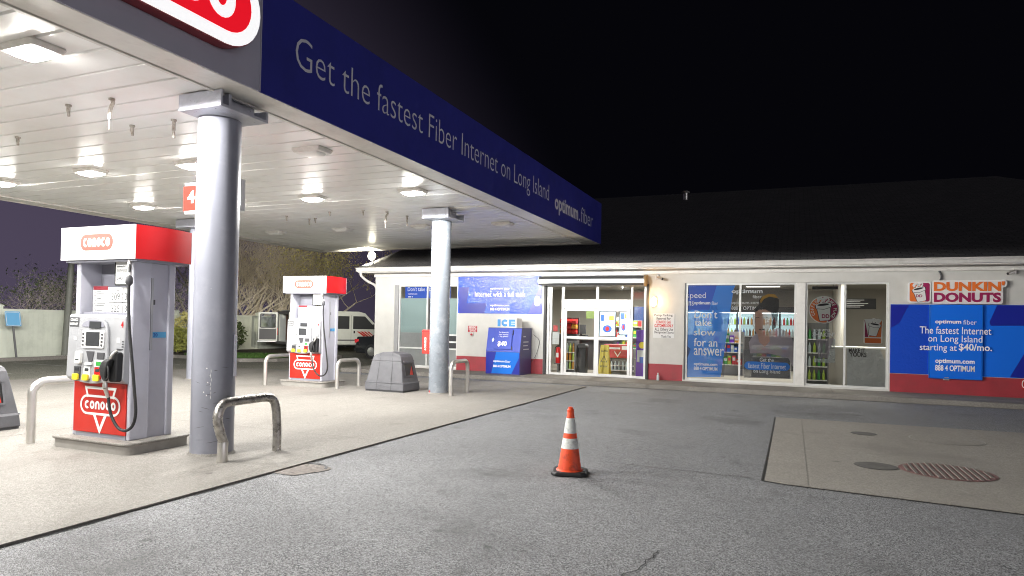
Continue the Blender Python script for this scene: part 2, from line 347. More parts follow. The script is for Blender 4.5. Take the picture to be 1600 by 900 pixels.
class MB:
    def __init__(s, off=(0, 0, 0)): s.v, s.f, s.off = [], [], Vector(off)
    def add(s, vs, fs):
        k = len(s.v); s.v += [Vector(p)-s.off for p in vs]; s.f += [tuple(i+k for i in f) for f in fs]; return s
    def box(s, x0, x1, y0, y1, z0, z1):
        vs = [(x, y, z) for z in (z0, z1) for x, y in ((x0, y0), (x1, y0), (x1, y1), (x0, y1))]
        return s.add(vs, [(3, 2, 1, 0), (4, 5, 6, 7), (0, 1, 5, 4), (1, 2, 6, 5), (2, 3, 7, 6), (3, 0, 4, 7)])
    def fbox(s, fr, u0, u1, v0, v1, n0, n1): return s.prism(fr, [(u0, v0), (u1, v0), (u1, v1), (u0, v1)], n0, n1)
    def sheet(s, fr, poly, n=0.002): return s.add([fr(u, v, n) for u, v in poly], [tuple(range(len(poly)))])
    def quad(s, fr, u0, u1, v0, v1, n=0.002): return s.sheet(fr, [(u0, v0), (u1, v0), (u1, v1), (u0, v1)], n)
    def prism(s, fr, poly, n0, n1):
        k = len(poly); vs = [fr(u, v, n0) for u, v in poly]+[fr(u, v, n1) for u, v in poly]
        fs = [tuple(reversed(range(k))), tuple(range(k, 2*k))]+[(i, (i+1) % k, k+(i+1) % k, k+i) for i in range(k)]
        return s.add(vs, fs)
    def loft(s, rings, cap=True):
        k = len(rings[0]); vs = [p for r in rings for p in r]; fs = []
        for j in range(len(rings)-1):
            fs += [(j*k+i, j*k+(i+1) % k, (j+1)*k+(i+1) % k, (j+1)*k+i) for i in range(k)]
        if cap: fs += [tuple(reversed(range(k))), tuple(range((len(rings)-1)*k, len(rings)*k))]
        return s.add(vs, fs)
    def lathe(s, prof, c=(0, 0, 0), seg=24, cap=True):
        return s.loft([[(c[0]+r*math.cos(2*PI*i/seg), c[1]+r*math.sin(2*PI*i/seg), c[2]+z) for i in range(seg)] for r, z in prof], cap)
    def tube(s, pts, r, seg=10, cap=True):
        pts = [Vector(p) for p in pts]; rings = []; up = None
        for i, p in enumerate(pts):
            d = (pts[min(i+1, len(pts)-1)]-pts[max(i-1, 0)]).normalized()
            if up is None: up = d.orthogonal().normalized()
            up = (up-d*up.dot(d)); up = up.normalized() if up.length > 1e-6 else d.orthogonal().normalized()
            w = d.cross(up); rr = r[i] if isinstance(r, (list, tuple)) else r
            rings.append([p+(up*math.cos(2*PI*k/seg)+w*math.sin(2*PI*k/seg))*rr for k in range(seg)])
        return s.loft(rings, cap)
    def ribbon(s, fr, pts, w, n=0.002, closed=False):
        pts = [Vector((a, b)) for a, b in pts]; k = len(pts); L = []; Rr = []
        for i, p in enumerate(pts):
            a = pts[(i-1) % k] if closed or i else p; b = pts[(i+1) % k] if closed or i < k-1 else p
            d1 = (p-a).normalized() if (p-a).length else (b-p).normalized(); d2 = (b-p).normalized() if (b-p).length else d1
            n1 = Vector((-d1.y, d1.x)); n2 = Vector((-d2.y, d2.x)); m = (n1+n2)
            m = m.normalized() if m.length > 1e-6 else n1
            h = w/2/max(0.35, m.dot(n1)); L.append(p+m*h); Rr.append(p-m*h)
        vs = [fr(a.x, a.y, n) for a in L]+[fr(a.x, a.y, n) for a in Rr]
        fs = [(i, k+i, k+(i+1) % k, (i+1) % k) for i in range(k if closed else k-1)]
        return s.add(vs, fs)
    def text(s, fr, t, u0, u1, v0, v1=None, weight=0.0, n=0.002):
        """text stretched into the box u0..u1, v0..v1 (v1 None keeps the letters' own proportions)"""
        v, f, a, b, c, d = text2d(t, weight); k = (u1-u0)/(b-a); h = k if v1 is None else (v1-v0)/(d-c)
        return s.add([fr(u0+(x-a)*k, v0+(y-c)*h, n) for x, y in v], f)
    def text_solid(s, fr, t, u0, u1, v0, v1, weight, n0, n1):
        v, f, a, b, c, d = text2d(t, weight); k = (u1-u0)/(b-a); h = (v1-v0)/(d-c); L = len(v)
        P = [(u0+(x-a)*k, v0+(y-c)*h) for x, y in v]; cnt = {}
        for q in f:
            for x, y in zip(q, q[1:]+q[:1]): cnt[(x, y)] = 1
        side = [(x, y, y+L, x+L) for x, y in cnt if (y, x) not in cnt]
        return s.add([fr(x, y, n0) for x, y in P]+[fr(x, y, n1) for x, y in P], [tuple(i+L for i in q) for q in f]+[tuple(reversed(q)) for q in f]+side)
    def build(s, name, m, parent=None, loc=None, smooth=None, bevel=0.0, bseg=2):
        me = bpy.data.meshes.new(name); me.from_pydata([tuple(p) for p in s.v], [], s.f)
        bm = bmesh.new(); bm.from_mesh(me); bmesh.ops.recalc_face_normals(bm, faces=bm.faces); bm.to_mesh(me); bm.free()
        me.materials.append(M[m] if isinstance(m, str) else m)
        if smooth is not None:
            me.shade_smooth(); me.set_sharp_from_angle(angle=R_(smooth))
        o = bpy.data.objects.new(name, me); C.objects.link(o)
        if parent: o.parent = parent
        if loc is not None: o.location = loc
        if bevel:
            b = o.modifiers.new('bevel', 'BEVEL'); b.width = bevel; b.segments = bseg; b.limit_method = 'ANGLE'; b.angle_limit = R_(35)
        return o

def tag(o, label=None, cat=None, group=None, kind=None):
    for k, v in (('label', label), ('category', cat), ('group', group), ('kind', kind)):
        if v: o[k] = v
    return o
def thing(name, label, cat, loc=(0, 0, 0), rz=0, group=None):
    o = bpy.data.objects.new(name, None); C.objects.link(o); o.empty_display_size = 0.2
    o.location = loc; o.rotation_euler = (0, 0, rz)
    return tag(o, label, cat, group)
def copy_tree(o, parent=None):
    c = o.copy(); C.objects.link(c)
    if parent: c.parent = parent
    for ch in list(o.children): copy_tree(ch, c)
    return c
def structure(name, mb, m, **k): return tag(mb.build(name, m, **k), kind='structure')

def lamp(name, parent, loc, kind, energy, col, **k):
    d = bpy.data.lights.new(name, kind); d.energy = energy; d.color = col
    for a, v in k.items(): setattr(d, a, v)
    if name == 'light_source' and kind == 'SPOT' and energy < 1500:     # wide "batwing" spread of a canopy luminaire: weaker straight down than sideways
        d.use_nodes = True; t = d.node_tree; em = t.nodes['Emission']
        g = t.nodes.new('ShaderNodeNewGeometry'); sx = t.nodes.new('ShaderNodeSeparateXYZ'); t.links.new(g.outputs['Incoming'], sx.inputs[0])
        ab = t.nodes.new('ShaderNodeMath'); ab.operation = 'ABSOLUTE'; t.links.new(sx.outputs['Z'], ab.inputs[0])
        mr = t.nodes.new('ShaderNodeMapRange'); mr.interpolation_type = 'SMOOTHSTEP'; t.links.new(ab.outputs[0], mr.inputs['Value'])
        mr.inputs['From Min'].default_value = .15; mr.inputs['From Max'].default_value = .85; mr.inputs['To Min'].default_value = 1.15; mr.inputs['To Max'].default_value = .33
        t.links.new(mr.outputs['Result'], em.inputs['Strength'])
    o = bpy.data.objects.new(name, d); C.objects.link(o); o.parent = parent; o.location = loc; return o

# ================================================================== SETTING
FY = 19.2            # shop front plane
FX = -5.52           # canopy fascia plane
SOF = 4.15           # canopy soffit height
structure('ground', MB().add([(-300, -250, 0), (300, -250, 0), (300, 350, 0), (-300, 350, 0)], [(0, 1, 2, 3)]), 'asphalt')
lot = [(-25.0, -5), (-17.6, -5), (-17.6, 16.7), (-13.2, 17.4), (-13.2, 45), (-25.0, 45)]
structure('parking_lot', MB().sheet(flat(0), lot, 0.004), 'lot_asphalt')
fr0 = flat(0)
structure('forecourt', MB().prism(fr0, [(-5.0, -6), (-5.0, 17.05), (-17.5, 16.6), (-17.5, -6)], 0.001, 0.022), 'slab_concrete', bevel=0.004)
j = MB()
for yy in (7.6, 11.0, 14.6): j.quad(fr0, -17.4, -5.02, yy-0.004, yy+0.004, 0.0245)
for xx in (-9.4, -13.4): j.quad(fr0, xx-0.006, xx+0.006, -5.9, 16.5, 0.026)
structure('pavement_joints', j, 'joint')
edge = [(-4.992+0.012*math.sin(k*1.7)+0.006*math.sin(k*5.1), -5.9+k*0.35) for k in range(66)]
e = MB(); e.ribbon(fr0, edge, 0.022, 0.0045)
structure('pavement_edge', e, 'tar')
pad = [(-0.27, 13.17), (-0.26, 7.62), (-0.04, 7.55), (1.92, 7.32), (6.2, 6.9), (7.4, 13.4)]
structure('concrete_pad_ground', MB().prism(fr0, pad, 0.001, 0.012), 'pad_concrete')
pj = MB()
pj.ribbon(fr0, [(-0.29, 13.2), (-0.28, 10.4), (-0.285, 7.6), (-0.05, 7.52), (1.92, 7.29), (6.2, 6.87)], 0.026, 0.005)
pj2 = MB(); pj2.ribbon(fr0, [(0.15, 13.15), (0.16, 7.6)], 0.005, 0.0145); pj2.ribbon(fr0, [(-0.25, 10.7), (3.5, 10.45), (7.0, 10.6)], 0.008, 0.016); structure('pad_seams_pavement', pj2, 'pad_joint')
structure('pad_joints_pavement', pj, 'tar')
ck = MB()
def crack(pts, w):
    q = []
    for (a, b), (c, d) in zip(pts, pts[1:]):
        n_ = 14
        for i in range(n_):
            t = i/n_; q.append((a+(c-a)*t+rnd.uniform(-.018, .018), b+(d-b)*t+rnd.uniform(-.018, .018)))
    ck.ribbon(fr0, q, w, 0.0055)
crack([(-1.55, 3.62), (-1.25, 4.0), (-0.95, 4.35), (-0.85, 4.9)], 0.008)
crack([(-2.05, 7.75), (-1.2, 7.72), (-0.32, 7.68)], 0.012)
crack([(-4.7, 8.2), (-4.2, 8.9)], 0.006)
crack([(1.3, 5.6), (2.0, 5.2), (2.5, 5.25)], 0.007)
structure('ground_cracks', ck, 'tar')
ph = MB(); ph.sheet(fr0, [(-4.86+0.25*math.cos(a)*(1+.25*math.sin(3*a)), 5.78+0.33*math.sin(a)*(1+.2*math.cos(2*a))) for a in [2*PI*i/22 for i in range(22)]], 0.006)
structure('ground_patch', ph, 'pothole')
ph = MB(); ph.ribbon(fr0, [(-4.92+0.3*math.cos(a), 5.82+0.28*math.sin(a)) for a in [R_(20+8*i) for i in range(15)]], 0.03, 0.009)
structure('ground_hole', ph, 'tar')

# sidewalk with kerb
sw = MB(); sw.prism(fr0, [(-13.3, 17.62), (10.5, 17.48), (10.5, FY+0.3), (-13.3, FY+0.3)], 0.0, 0.12)
structure('sidewalk', sw, 'walk_concrete', bevel=0.012)
sj = MB()
for xx in (-11.2, -9.3, -7.0, -5.2, -3.3, -1.1, 0.9, 3.1): sj.quad(fr0, xx-.008, xx+.008, 17.66, FY-0.01, 0.1225)
sj.ribbon(fr0, [(-13.2, 17.83), (10.4, 17.70)], 0.012, 0.124)
structure('sidewalk_joints', sj, 'joint')
ramp = MB(); ramp.add([(2.9, 17.47, 0.004), (5.2, 17.47, 0.004), (5.2, 18.1, 0.126), (3.5, 18.1, 0.126)], [(0, 1, 2, 3)])
structure('sidewalk_ramp', ramp, 'slab_concrete')

# far kerbs, planting bed and lawn
kb = MB()
kb.prism(fr0, [(-24.9, -4), (-24.75, -4), (-24.75, 18.4), (-22.9, 19.6), (-19.2, 19.3), (-18.2, 20.2), (-18.2, 24.2), (-18.4, 24.2), (-18.4, 20.3), (-19.3, 19.5), (-23.0, 19.8), (-24.9, 18.5)], 0, 0.13)
structure('lot_kerb', kb, 'walk_concrete')
structure('planting_bed_ground', MB().prism(fr0, [(-26.2, -4), (-24.9, -4), (-24.9, 18.5), (-23.0, 19.8), (-19.3, 19.5), (-18.4, 20.3), (-18.4, 24.0), (-26.2, 33)], 0.0, 0.07), 'mulch')
gm = MB(); lawn = [(-24.3, 21.6), (-23.0, 20.1), (-19.4, 19.75), (-18.7, 20.5), (-18.8, 22.6), (-21, 23.4)]
gm.prism(fr0, lawn, 0.071, 0.10)
for _ in range(5200):
    x, y = rnd.uniform(-24.1, -18.7), rnd.uniform(19.8, 23.2)
    ins = False
    for (x1, y1), (x2, y2) in zip(lawn, lawn[1:]+lawn[:1]):
        if (y1 > y) != (y2 > y) and x < (x2-x1)*(y-y1)/(y2-y1)+x1: ins = not ins
    if ins:
        a = rnd.uniform(0, PI); h = rnd.uniform(.05, .11); w = .012
        gm.add([(x-w*math.cos(a), y-w*math.sin(a), .1), (x+w*math.cos(a), y+w*math.sin(a), .1), (x+rnd.uniform(-.03, .03), y+rnd.uniform(-.03, .03), .1+h)], [(0, 1, 2)])
tag(gm.build('lawn_grass', 'grass'), kind='stuff', label='short bright green lawn between the kerb and the mulch bed')
mk = MB()
for px, py, w in ((45, 597, 0), (30, 574, 0)): pass
for yy in (11.5, 14.2, 16.9): mk.quad(fr0, -24.0, -19.5, yy-.05, yy+.05, 0.0085)
mkm = mat('worn_paint', (0.36, 0.36, 0.33), 0.8, vary=0.3, vscale=8)
structure('parking_line_markings', mk, 'worn_paint')

# ================================================================== CANOPY
CX0, CX1, CY0, CY1, CTOP = -16.1, FX, -3.2, 20.06, 5.39
can = thing('station_canopy', 'large flat white ceilinged fuel station canopy with dark blue lettered fascia', 'canopy', (-10.8, 8.4, 0))
def cp(): return MB(can.location)
m = cp(); y = CY0+.2; P = .405   # roll-formed deck pans running across
prof = []
while y < CY1-.5:
    prof += [(y, SOF), (y+.006, SOF+.026), (y+.04, SOF+.026), (y+.046, SOF)]
    y += P
prof.append((CY1-.38, SOF))
k = len(prof)
m.add([(CX0+.42, a, b) for a, b in prof]+[(CX1-.42, a, b) for a, b in prof], [(i, i+1, k+i+1, k+i) for i in range(k-1)])
m.build('soffit', 'soffit_white', can)
m = cp()
m.box(CX1-.42, CX1-.015, CY0, CY1, SOF-.012, SOF+.05); m.box(CX0+.01, CX0+.42, CY0, CY1, SOF-.012, SOF+.05)
m.box(CX0+.42, CX1-.42, CY1-.38, CY1, SOF-.012, SOF+.05)
m.box(CX1-.47, CX1-.42, CY0, CY1-.38, SOF-.03, SOF-.001); m.box(CX0+.42, CX0+.47, CY0, CY1-.38, SOF-.03, SOF-.001)
m.box(CX0+.47, CX1-.47, CY1-.43, CY1-.38, SOF-.03, SOF-.001)
m.box(CX0-.04, CX0+.008, CY0, CY1, SOF-.03, SOF+.10)
m.build('edge_trim', 'trim_white', can, bevel=.004)
m = cp(); m.box(CX1-.10, CX1, CY0, 5.74, SOF-.005, CTOP); m.build('fascia_panel', 'fascia_grey', can)
m = cp(); m.box(CX1-.10, CX1+.004, 5.744, CY1+.02, SOF-.006, CTOP+.004); m.build('fascia_panel', 'fascia_blue', can)
m = cp(); m.box(CX0, CX1-.101, CY1-.02, CY1+.018, SOF+.051, CTOP); m.box(CX0-.005, CX0+.1, CY0, CY1-.021, SOF+.101, CTOP); m.box(CX0+.1, CX1-.1, CY0, CY0+.1, SOF+.05, CTOP)
m.build('fascia_panel', 'fascia_grey', can)
m = cp(); m.box(CX0+.1, CX1-.1, CY0+.1, CY1-.03, CTOP-.25, CTOP-.2); m.build('roof_deck', 'shingle', can)
m = cp(); m.box(CX1-.08, CX1+.012, 5.735, 5.748, SOF-.004, CTOP+.002); m.build('fascia_seam', 'fascia_grey', can)
fe = east(FX+.004)
def yat(px, py): return wp(px, py, 'x', FX)
for m in word_meshes(cp, fe, 'Get the fastest Fiber Internet on Long Island', 6.30, 15.28, 4.50, 5.02, -0.012, .003): m.build('fascia_word', 'letter_grey', can)
m = cp(); m.text(fe, 'optimum', 15.72, 17.68, 4.40, 4.88, weight=0.028, n=.003); m.build('fascia_word', 'letter_grey', can); m = cp()
m.text(fe, 'fiber', 17.95, 19.12, 4.52, 4.94, weight=-0.012, n=.003); m.sheet(fe, ell(17.81, 4.55, .035, .035, 12), .003)
m.build('fascia_word', 'letter_grey', can)
# raised lighting troughs over the columns, pipe stubs left in the deck
m = cp(); m.box(-6.9, -5.97, 13.0, 13.35, SOF-.02, SOF-.001); m.build('deck_strip', 'trim_white', can)
def stub(x, y, L, bend=0):
    m = cp(); m.lathe([(.035, 0), (.035, -.03), (.022, -.035)], (x, y, SOF+.01), 12)
    if bend:
        m.tube(spline([(x, y, SOF), (x+.02, y, SOF-.06), (x-.03, y+.01, SOF-.11), (x-.035, y, SOF-L)]), .022, 8)
        m.tube([(x-.035, y, SOF-L), (x-.037, y, SOF-L-.12)], .007, 6)
    else:
        m.tube([(x, y, SOF), (x, y, SOF-L*.6)], .022, 8); m.tube([(x, y, SOF-L*.55), (x+.01, y, SOF-L)], .017, 8)
    m.build('pipe_stub', 'stub_grey', can, smooth=40)
for a in ((-8.1, 5.33, .14), (-7.37, 5.35, .24, 1), (-8.13, 6.2, .14), (-7.37, 6.2, .24), (-10.27, 6.05, .12), (-11.43, 12.88, .13), (-11.17, 13.4, .16), (-10.96, 13.37, .12), (-9.08, 12.72, .12), (-8.65, 13.04, .26, 1), (-8.52, 13.7, .24), (-10.0, 12.7, .1)): stub(*a)

def conoco_word(m, fr, u0, u1, v0, v1, n):
    """six rounded lower-case letters"""
    W = (u1-u0)/6; H = v1-v0; w = H*0.27; rx = (W*0.90-w)/2; ry = (H-w)/2; cy = (v0+v1)/2
    for i, c in enumerate('conoco'):
        cx = u0+W*(i+.5)
        if c == 'o': m.ribbon(fr, arc(cx, cy, rx, ry, 0, 345, 23), w, n, closed=True)
        elif c == 'c': m.ribbon(fr, arc(cx+rx*.15, cy, rx*1.05, ry, 48, 312, 20), w, n)
        else: m.ribbon(fr, [(cx-rx, v0)]+[(cx-rx, cy)]+arc(cx, cy, rx, ry, 165, 15, 12)+[(cx+rx, cy), (cx+rx, v0)], w, n)
def capsule(cu, cv, hw, hh, seg=14):
    return arc(cu+hw-hh, cv, hh, hh, -90, 90, seg)+arc(cu-hw+hh, cv, hh, hh, 90, 270, seg)

# lit oval sign on the fascia
osg = thing('oval_sign', 'large backlit red and white oval fuel brand sign on the grey canopy fascia', 'sign', (FX, 4.0, 4.86))
def op(): return MB(osg.location)
fs_ = east(FX+.001); cv = 4.86
m = op(); m.prism(fs_, capsule(4.0, cv, 1.56, .46), 0.0, .15); m.build('housing', 'maroon', osg, smooth=40)
m = op(); m.prism(fs_, capsule(4.0, cv, 1.55, .45), .151, .17); m.build('border', 'sign_glow_white', osg, smooth=40)
m = op(); m.sheet(fs_, capsule(4.0, cv, 1.42, .325), .1725); m.build('face', 'sign_glow_red', osg)
m = op(); conoco_word(m, fs_, 2.80, 5.22, cv-.215, cv+.215, .175); m.build('lettering', 'sign_glow_white', osg)

# canopy lights
LIT = [(-6.7, 4.05, 'lit canopy light nearest the oval sign'), (-13.9, 7.96, 'lit canopy light cut by the left edge of the photo'),
       (-11.3, 7.85, 'lit canopy light left of the near column, second from the left edge'), (-9.09, 8.02, 'lit canopy light half behind the near column'),
       (-13.6, 10.7, 'lit canopy light above the near fuel pump, just left of the number sign'), (-9.1, 11.0, 'lit canopy light between the two round columns, left one of the pair'),
       (-6.76, 11.05, 'lit canopy light between the two columns, closest to the blue fascia'), (-11.35, 10.95, 'lit canopy light hidden behind the near column'),
       (-9.1, 4.0, 'lit canopy light over the near island, out of the picture'), (-11.4, 4.0, 'lit canopy light over the waste bin, out of the picture'),
       (-6.7, 0.6, 'lit canopy light at the street end beside the fascia'), (-9.1, 0.6, 'lit canopy light at the street end over the lane'), (-13.8, 4.0, 'lit canopy light at the far street corner')]
LAMP_SCALE = {(-11.35, 10.95): .32, (-13.6, 10.7): .36, (-6.76, 11.05): 1.35, (-6.7, 4.05): 1.15, (-9.1, 11.0): .95}   # lamp power scaled to balance brightness along the shop wall
OFF = [(-6.62, 7.97, 'unlit canopy light near the fascia between lit ones'), (-13.78, 15.11, 'unlit canopy light at the far end, leftmost of its row'),
       (-11.46, 15.13, 'unlit canopy light at the far end, second from the left in its row'), (-9.01, 15.18, 'unlit canopy light at the far end just left of the far column'),
       (-6.75, 15.34, 'unlit canopy light at the far end right of the far column')]
def make_light(x, y, label, on):
    t = thing('canopy_light', label, 'ceiling light', (x, y, SOF), 0, 'rectangular lights under the canopy')
    f = flat(0)
    m = MB(); m.loft([[(a, b, z) for a, b in rrect(-hx, hx, -hy, hy, .03, 3)] for hx, hy, z in ((.25, .165, .01), (.26, .17, -.02), (.235, .15, -.062))])
    m.build('housing', 'trim_white', t, smooth=30)
    m = MB(); m.loft([[(a*s_, b*s_, z) for a, b in rrect(-.18, .18, -.125, .125, .05, 4)] for s_, z in ((1, -.061), (.97, -.08), (.8, -.095), (.4, -.10))])
    m.build('lens', 'lens_on' if on else 'lens_off', t, smooth=60)
    if on: lamp('light_source', t, (0, 0, -.13), 'SPOT', LAMP_W*LAMP_SCALE.get((x, y), 1), (1.0, 0.985, 0.955), spot_size=R_(179), spot_blend=.04, shadow_soft_size=.11)
    return t
for x, y, l in LIT: make_light(x, y, l, True)
for x, y, l in OFF: make_light(x, y, l, False)

# columns
def column(x, y, r, label, paint, top=3.97, bracket=None, extras=None):
    t = thing('support_column', label, 'column', (x, y, 0.02), 0, 'round steel canopy columns')
    m = MB(); m.lathe([(r, 0), (r, top-.02)], (0, 0, 0), 40); m.build('shaft', paint, t, smooth=40)
    m = MB(); rr = r
    ring = [(r+.012+rnd.uniform(0, .022), 0.0) for _ in range(1)]
    m.loft([[((r+d+.006*math.sin(5*a)+.006*math.sin(11*a))*math.cos(a), (r+d+.006*math.sin(5*a)+.006*math.sin(11*a))*math.sin(a), z) for a in [2*PI*i/40 for i in range(40)]] for d, z in ((.022, 0.001), (.012, .018), (.0015, .03))], cap=False)
    m.build('base_grout', 'slab_concrete', t, smooth=60)
    x0, x1, y0, y1 = bracket; z0, z1 = top-.02, SOF-.02-.012
    b = MB((x, y, .02)); zt = SOF-.013; zb = top+.0
    b.box(x0, x1, y0, y0+.03, zb, zt)                          # front plate
    b.box(x0, x1, y0+.03, y1-.03, zb, zb+.03)                  # bottom flange
    b.box(x1-.22, x1-.19, y0+.03, y1-.03, zb+.03, zt); b.box(x0, x0+.03, y0+.03, y1-.03, zb+.03, zt)   # webs
    b.box(x0, x1, y1-.03, y1, zb, zt-.05)
    b.box(x1-.185, x1-.05, y0+.16, y0+.20, zb+.031, zt)
    b.build('bracket', 'bracket_paint', t, bevel=.004)
    for (nm, mm, mb) in extras or (): mb.off = Vector((x, y, .02)); mb.v = [p-mb.off for p in mb.v]; mb.build(nm, mm, t)
    return t
def chips(cx, cy, r, spots):
    """flaked paint patches that follow the round shaft"""
    mb = MB()
    for ang, z, s in spots:
        n_ = 9; ring = []
        for i in range(n_):
            a = 2*PI*i/n_; k = s*rnd.uniform(.5, 1.1)
            th = ang+k*math.cos(a)/r; ring.append((cx+(r+.0015)*math.cos(th), cy+(r+.0015)*math.sin(th), z+k*1.5*math.sin(a)))
        mb.add(ring, [tuple(range(n_))])
    return mb
C1 = (-6.31, 5.95, .24); C2 = (-7.40, 13.38, .222)
facing = math.atan2(-C1[1], -C1[0])
spots = [(facing-.35+rnd.uniform(-.25, .25), z+rnd.uniform(-.05, .05), rnd.uniform(.003, .009)) for z in (.8, .86, 1.02, 1.9, .75, .92)]
ex = [('paint_chips', 'chip_white', chips(*C1, spots))]
def scuffs(cx, cy, r, items):
    mb = MB()
    for ang, z, w, h, tilt in items:
        n_ = 6; up = []; dn = []
        for i in range(n_+1):
            u = (i/n_-.5)*w; k = h*math.sin(PI*(i+.3)/(n_+.6))*rnd.uniform(.6, 1.2); th = ang+u/r
            for lst, sg in ((up, 1), (dn, -1)): lst.append((cx+(r+.0012)*math.cos(th), cy+(r+.0012)*math.sin(th), z+tilt*u+sg*k*.5))
        mb.add(up+dn[::-1], [(i, i+1, 2*n_-i, 2*n_+1-i) for i in range(n_)])
    return mb
ex.append(('paint_scuff', 'scuff', scuffs(*C1, [(facing+rnd.uniform(-.9, .9), rnd.uniform(.12, 1.15), rnd.uniform(.03, .14), rnd.uniform(.004, .012), rnd.uniform(-.3, .3)) for _ in range(16)])))
ex.append(('paint_scratch', 'chip_white', scuffs(*C1, [(facing-.12+.02*math.sin(i*2.1), .70+i*.05, .006, .05, 0) for i in range(7)])))
gp = MB()
th = facing+1.18
for w_, z0_, z1_ in ((.045, .93, 1.42),):
    gp.loft([[(C1[0]+(C1[2]+d)*math.cos(th+s_), C1[1]+(C1[2]+d)*math.sin(th+s_), z) for s_, d in ((-.2, .001), (-.2, .012), (.2, .012), (.2, .001))] for z in (z0_, z1_)])
ex.append(('splice_plate', 'bracket_paint', gp))
column(*C1, 'thick lavender grey column nearest the camera, paint chipped', 'column_paint', 3.95, (-6.47, -5.83, 5.50, 6.22), ex)
ex = [('paint_scuff', 'scuff', scuffs(*C2, [(math.atan2(-C2[1], -C2[0])+rnd.uniform(-.9, .9), rnd.uniform(.1, 1.2), rnd.uniform(.03, .12), rnd.uniform(.004, .010), rnd.uniform(-.2, .2)) for _ in range(10)])), ('paint_chips', 'panel_red', chips(*C2, [(math.atan2(-C2[1], -C2[0])-1.15, .06, .035), (math.atan2(-C2[1], -C2[0])-1.0, .05, .02)]))]
column(*C2, 'pale blue grey column with a red box on its side, in front of the shop', 'column_pale', 3.92, (-7.63, -6.97, 12.88, 13.66), ex)
column(-14.35, 12.95, .23, 'far column mostly hidden behind the nearest column', 'column_paint', 3.93, (-14.7, -13.9, 12.5, 13.4))

# number sign on the near column
ns = thing('number_sign', 'red box sign with a white 4 fixed behind the nearest column', 'sign', (C1[0], 6.32, 2.9))
a0, a1 = wp(287, 290, 'y', 6.27), wp(374, 327, 'y', 6.27)
m = MB(ns.location); m.box(a0[0], a1[0], 6.27, 6.34, a1[2]+.02, a0[2]-.01); m.build('box', 'sign_face_red', ns, bevel=.004)
m = MB(ns.location); m.box(a0[0]+.03, a1[0]+.012, 6.265, 6.345, a0[2]-.009, a0[2]+.025); m.box(a0[0]+.03, a1[0]+.012, 6.265, 6.345, a1[2]-.015, a1[2]+.019); m.box(a1[0]+.001, a1[0]+.012, 6.265, 6.345, a1[2]+.02, a0[2]-.01)
m.build('frame', 'white', ns)
b0, b1 = wp(293.5, 298, 'y', 6.27), wp(304, 317, 'y', 6.27)
m = MB(ns.location); m.text(south(6.27), '4', b0[0], b1[0], b1[2], b0[2], weight=.04, n=.003); m.build('number', 'sign_face_white', ns)

# red box on the far column
a0, a1 = wp(660.5, 515, 'y', 13.32), wp(673.5, 553, 'y', 13.32)
rb = thing('extinguisher_box', 'small red box with white upright lettering on the side of the pale column', 'box', (a0[0], 13.4, a1[2]))
m = MB(rb.location); m.box(a0[0], -7.59, 13.30, 13.5, a1[2], a0[2]); m.build('cabinet', 'panel_red', rb, bevel=.012)
m = MB(rb.location); m.box(a0[0]-.006, -7.60, 13.292, 13.5, a0[2]-.05, a0[2]-.03); m.build('lid_seam', 'red', rb)
m = MB(rb.location); vf = Fr((a0[0]+.115, 13.298, a1[2]+.075), (0, 0, 1), (-1, 0, 0), (0, -1, 0)); m.text(vf, '4 CONOCO', 0, .30, 0, .05, weight=.03, n=.003); m.build('lettering', 'white', rb)

# ================================================================== PUMP ISLANDS AND PUMPS
DW, DD = .50, .29
def island(x, y, label):
    t = thing('pump_island', label, 'island', (x, y, .022), 0, 'low concrete islands under the fuel pumps')
    m = MB(); m.prism(flat(0), rrect(-.67, .67, -.44, .44, .12, 6), 0, .105); m.build('kerb', 'island_edge', t, smooth=40)
    m = MB(); m.prism(flat(0), rrect(-.69, .69, -.46, .46, .13, 6), .1055, .135); m.build('top', 'slab_concrete', t, smooth=40, bevel=.008)
    return t
island(-7.62, 5.79, 'low concrete island under the nearest fuel pump'); island(-10.86, 13.30, 'low concrete island under the far fuel pump')

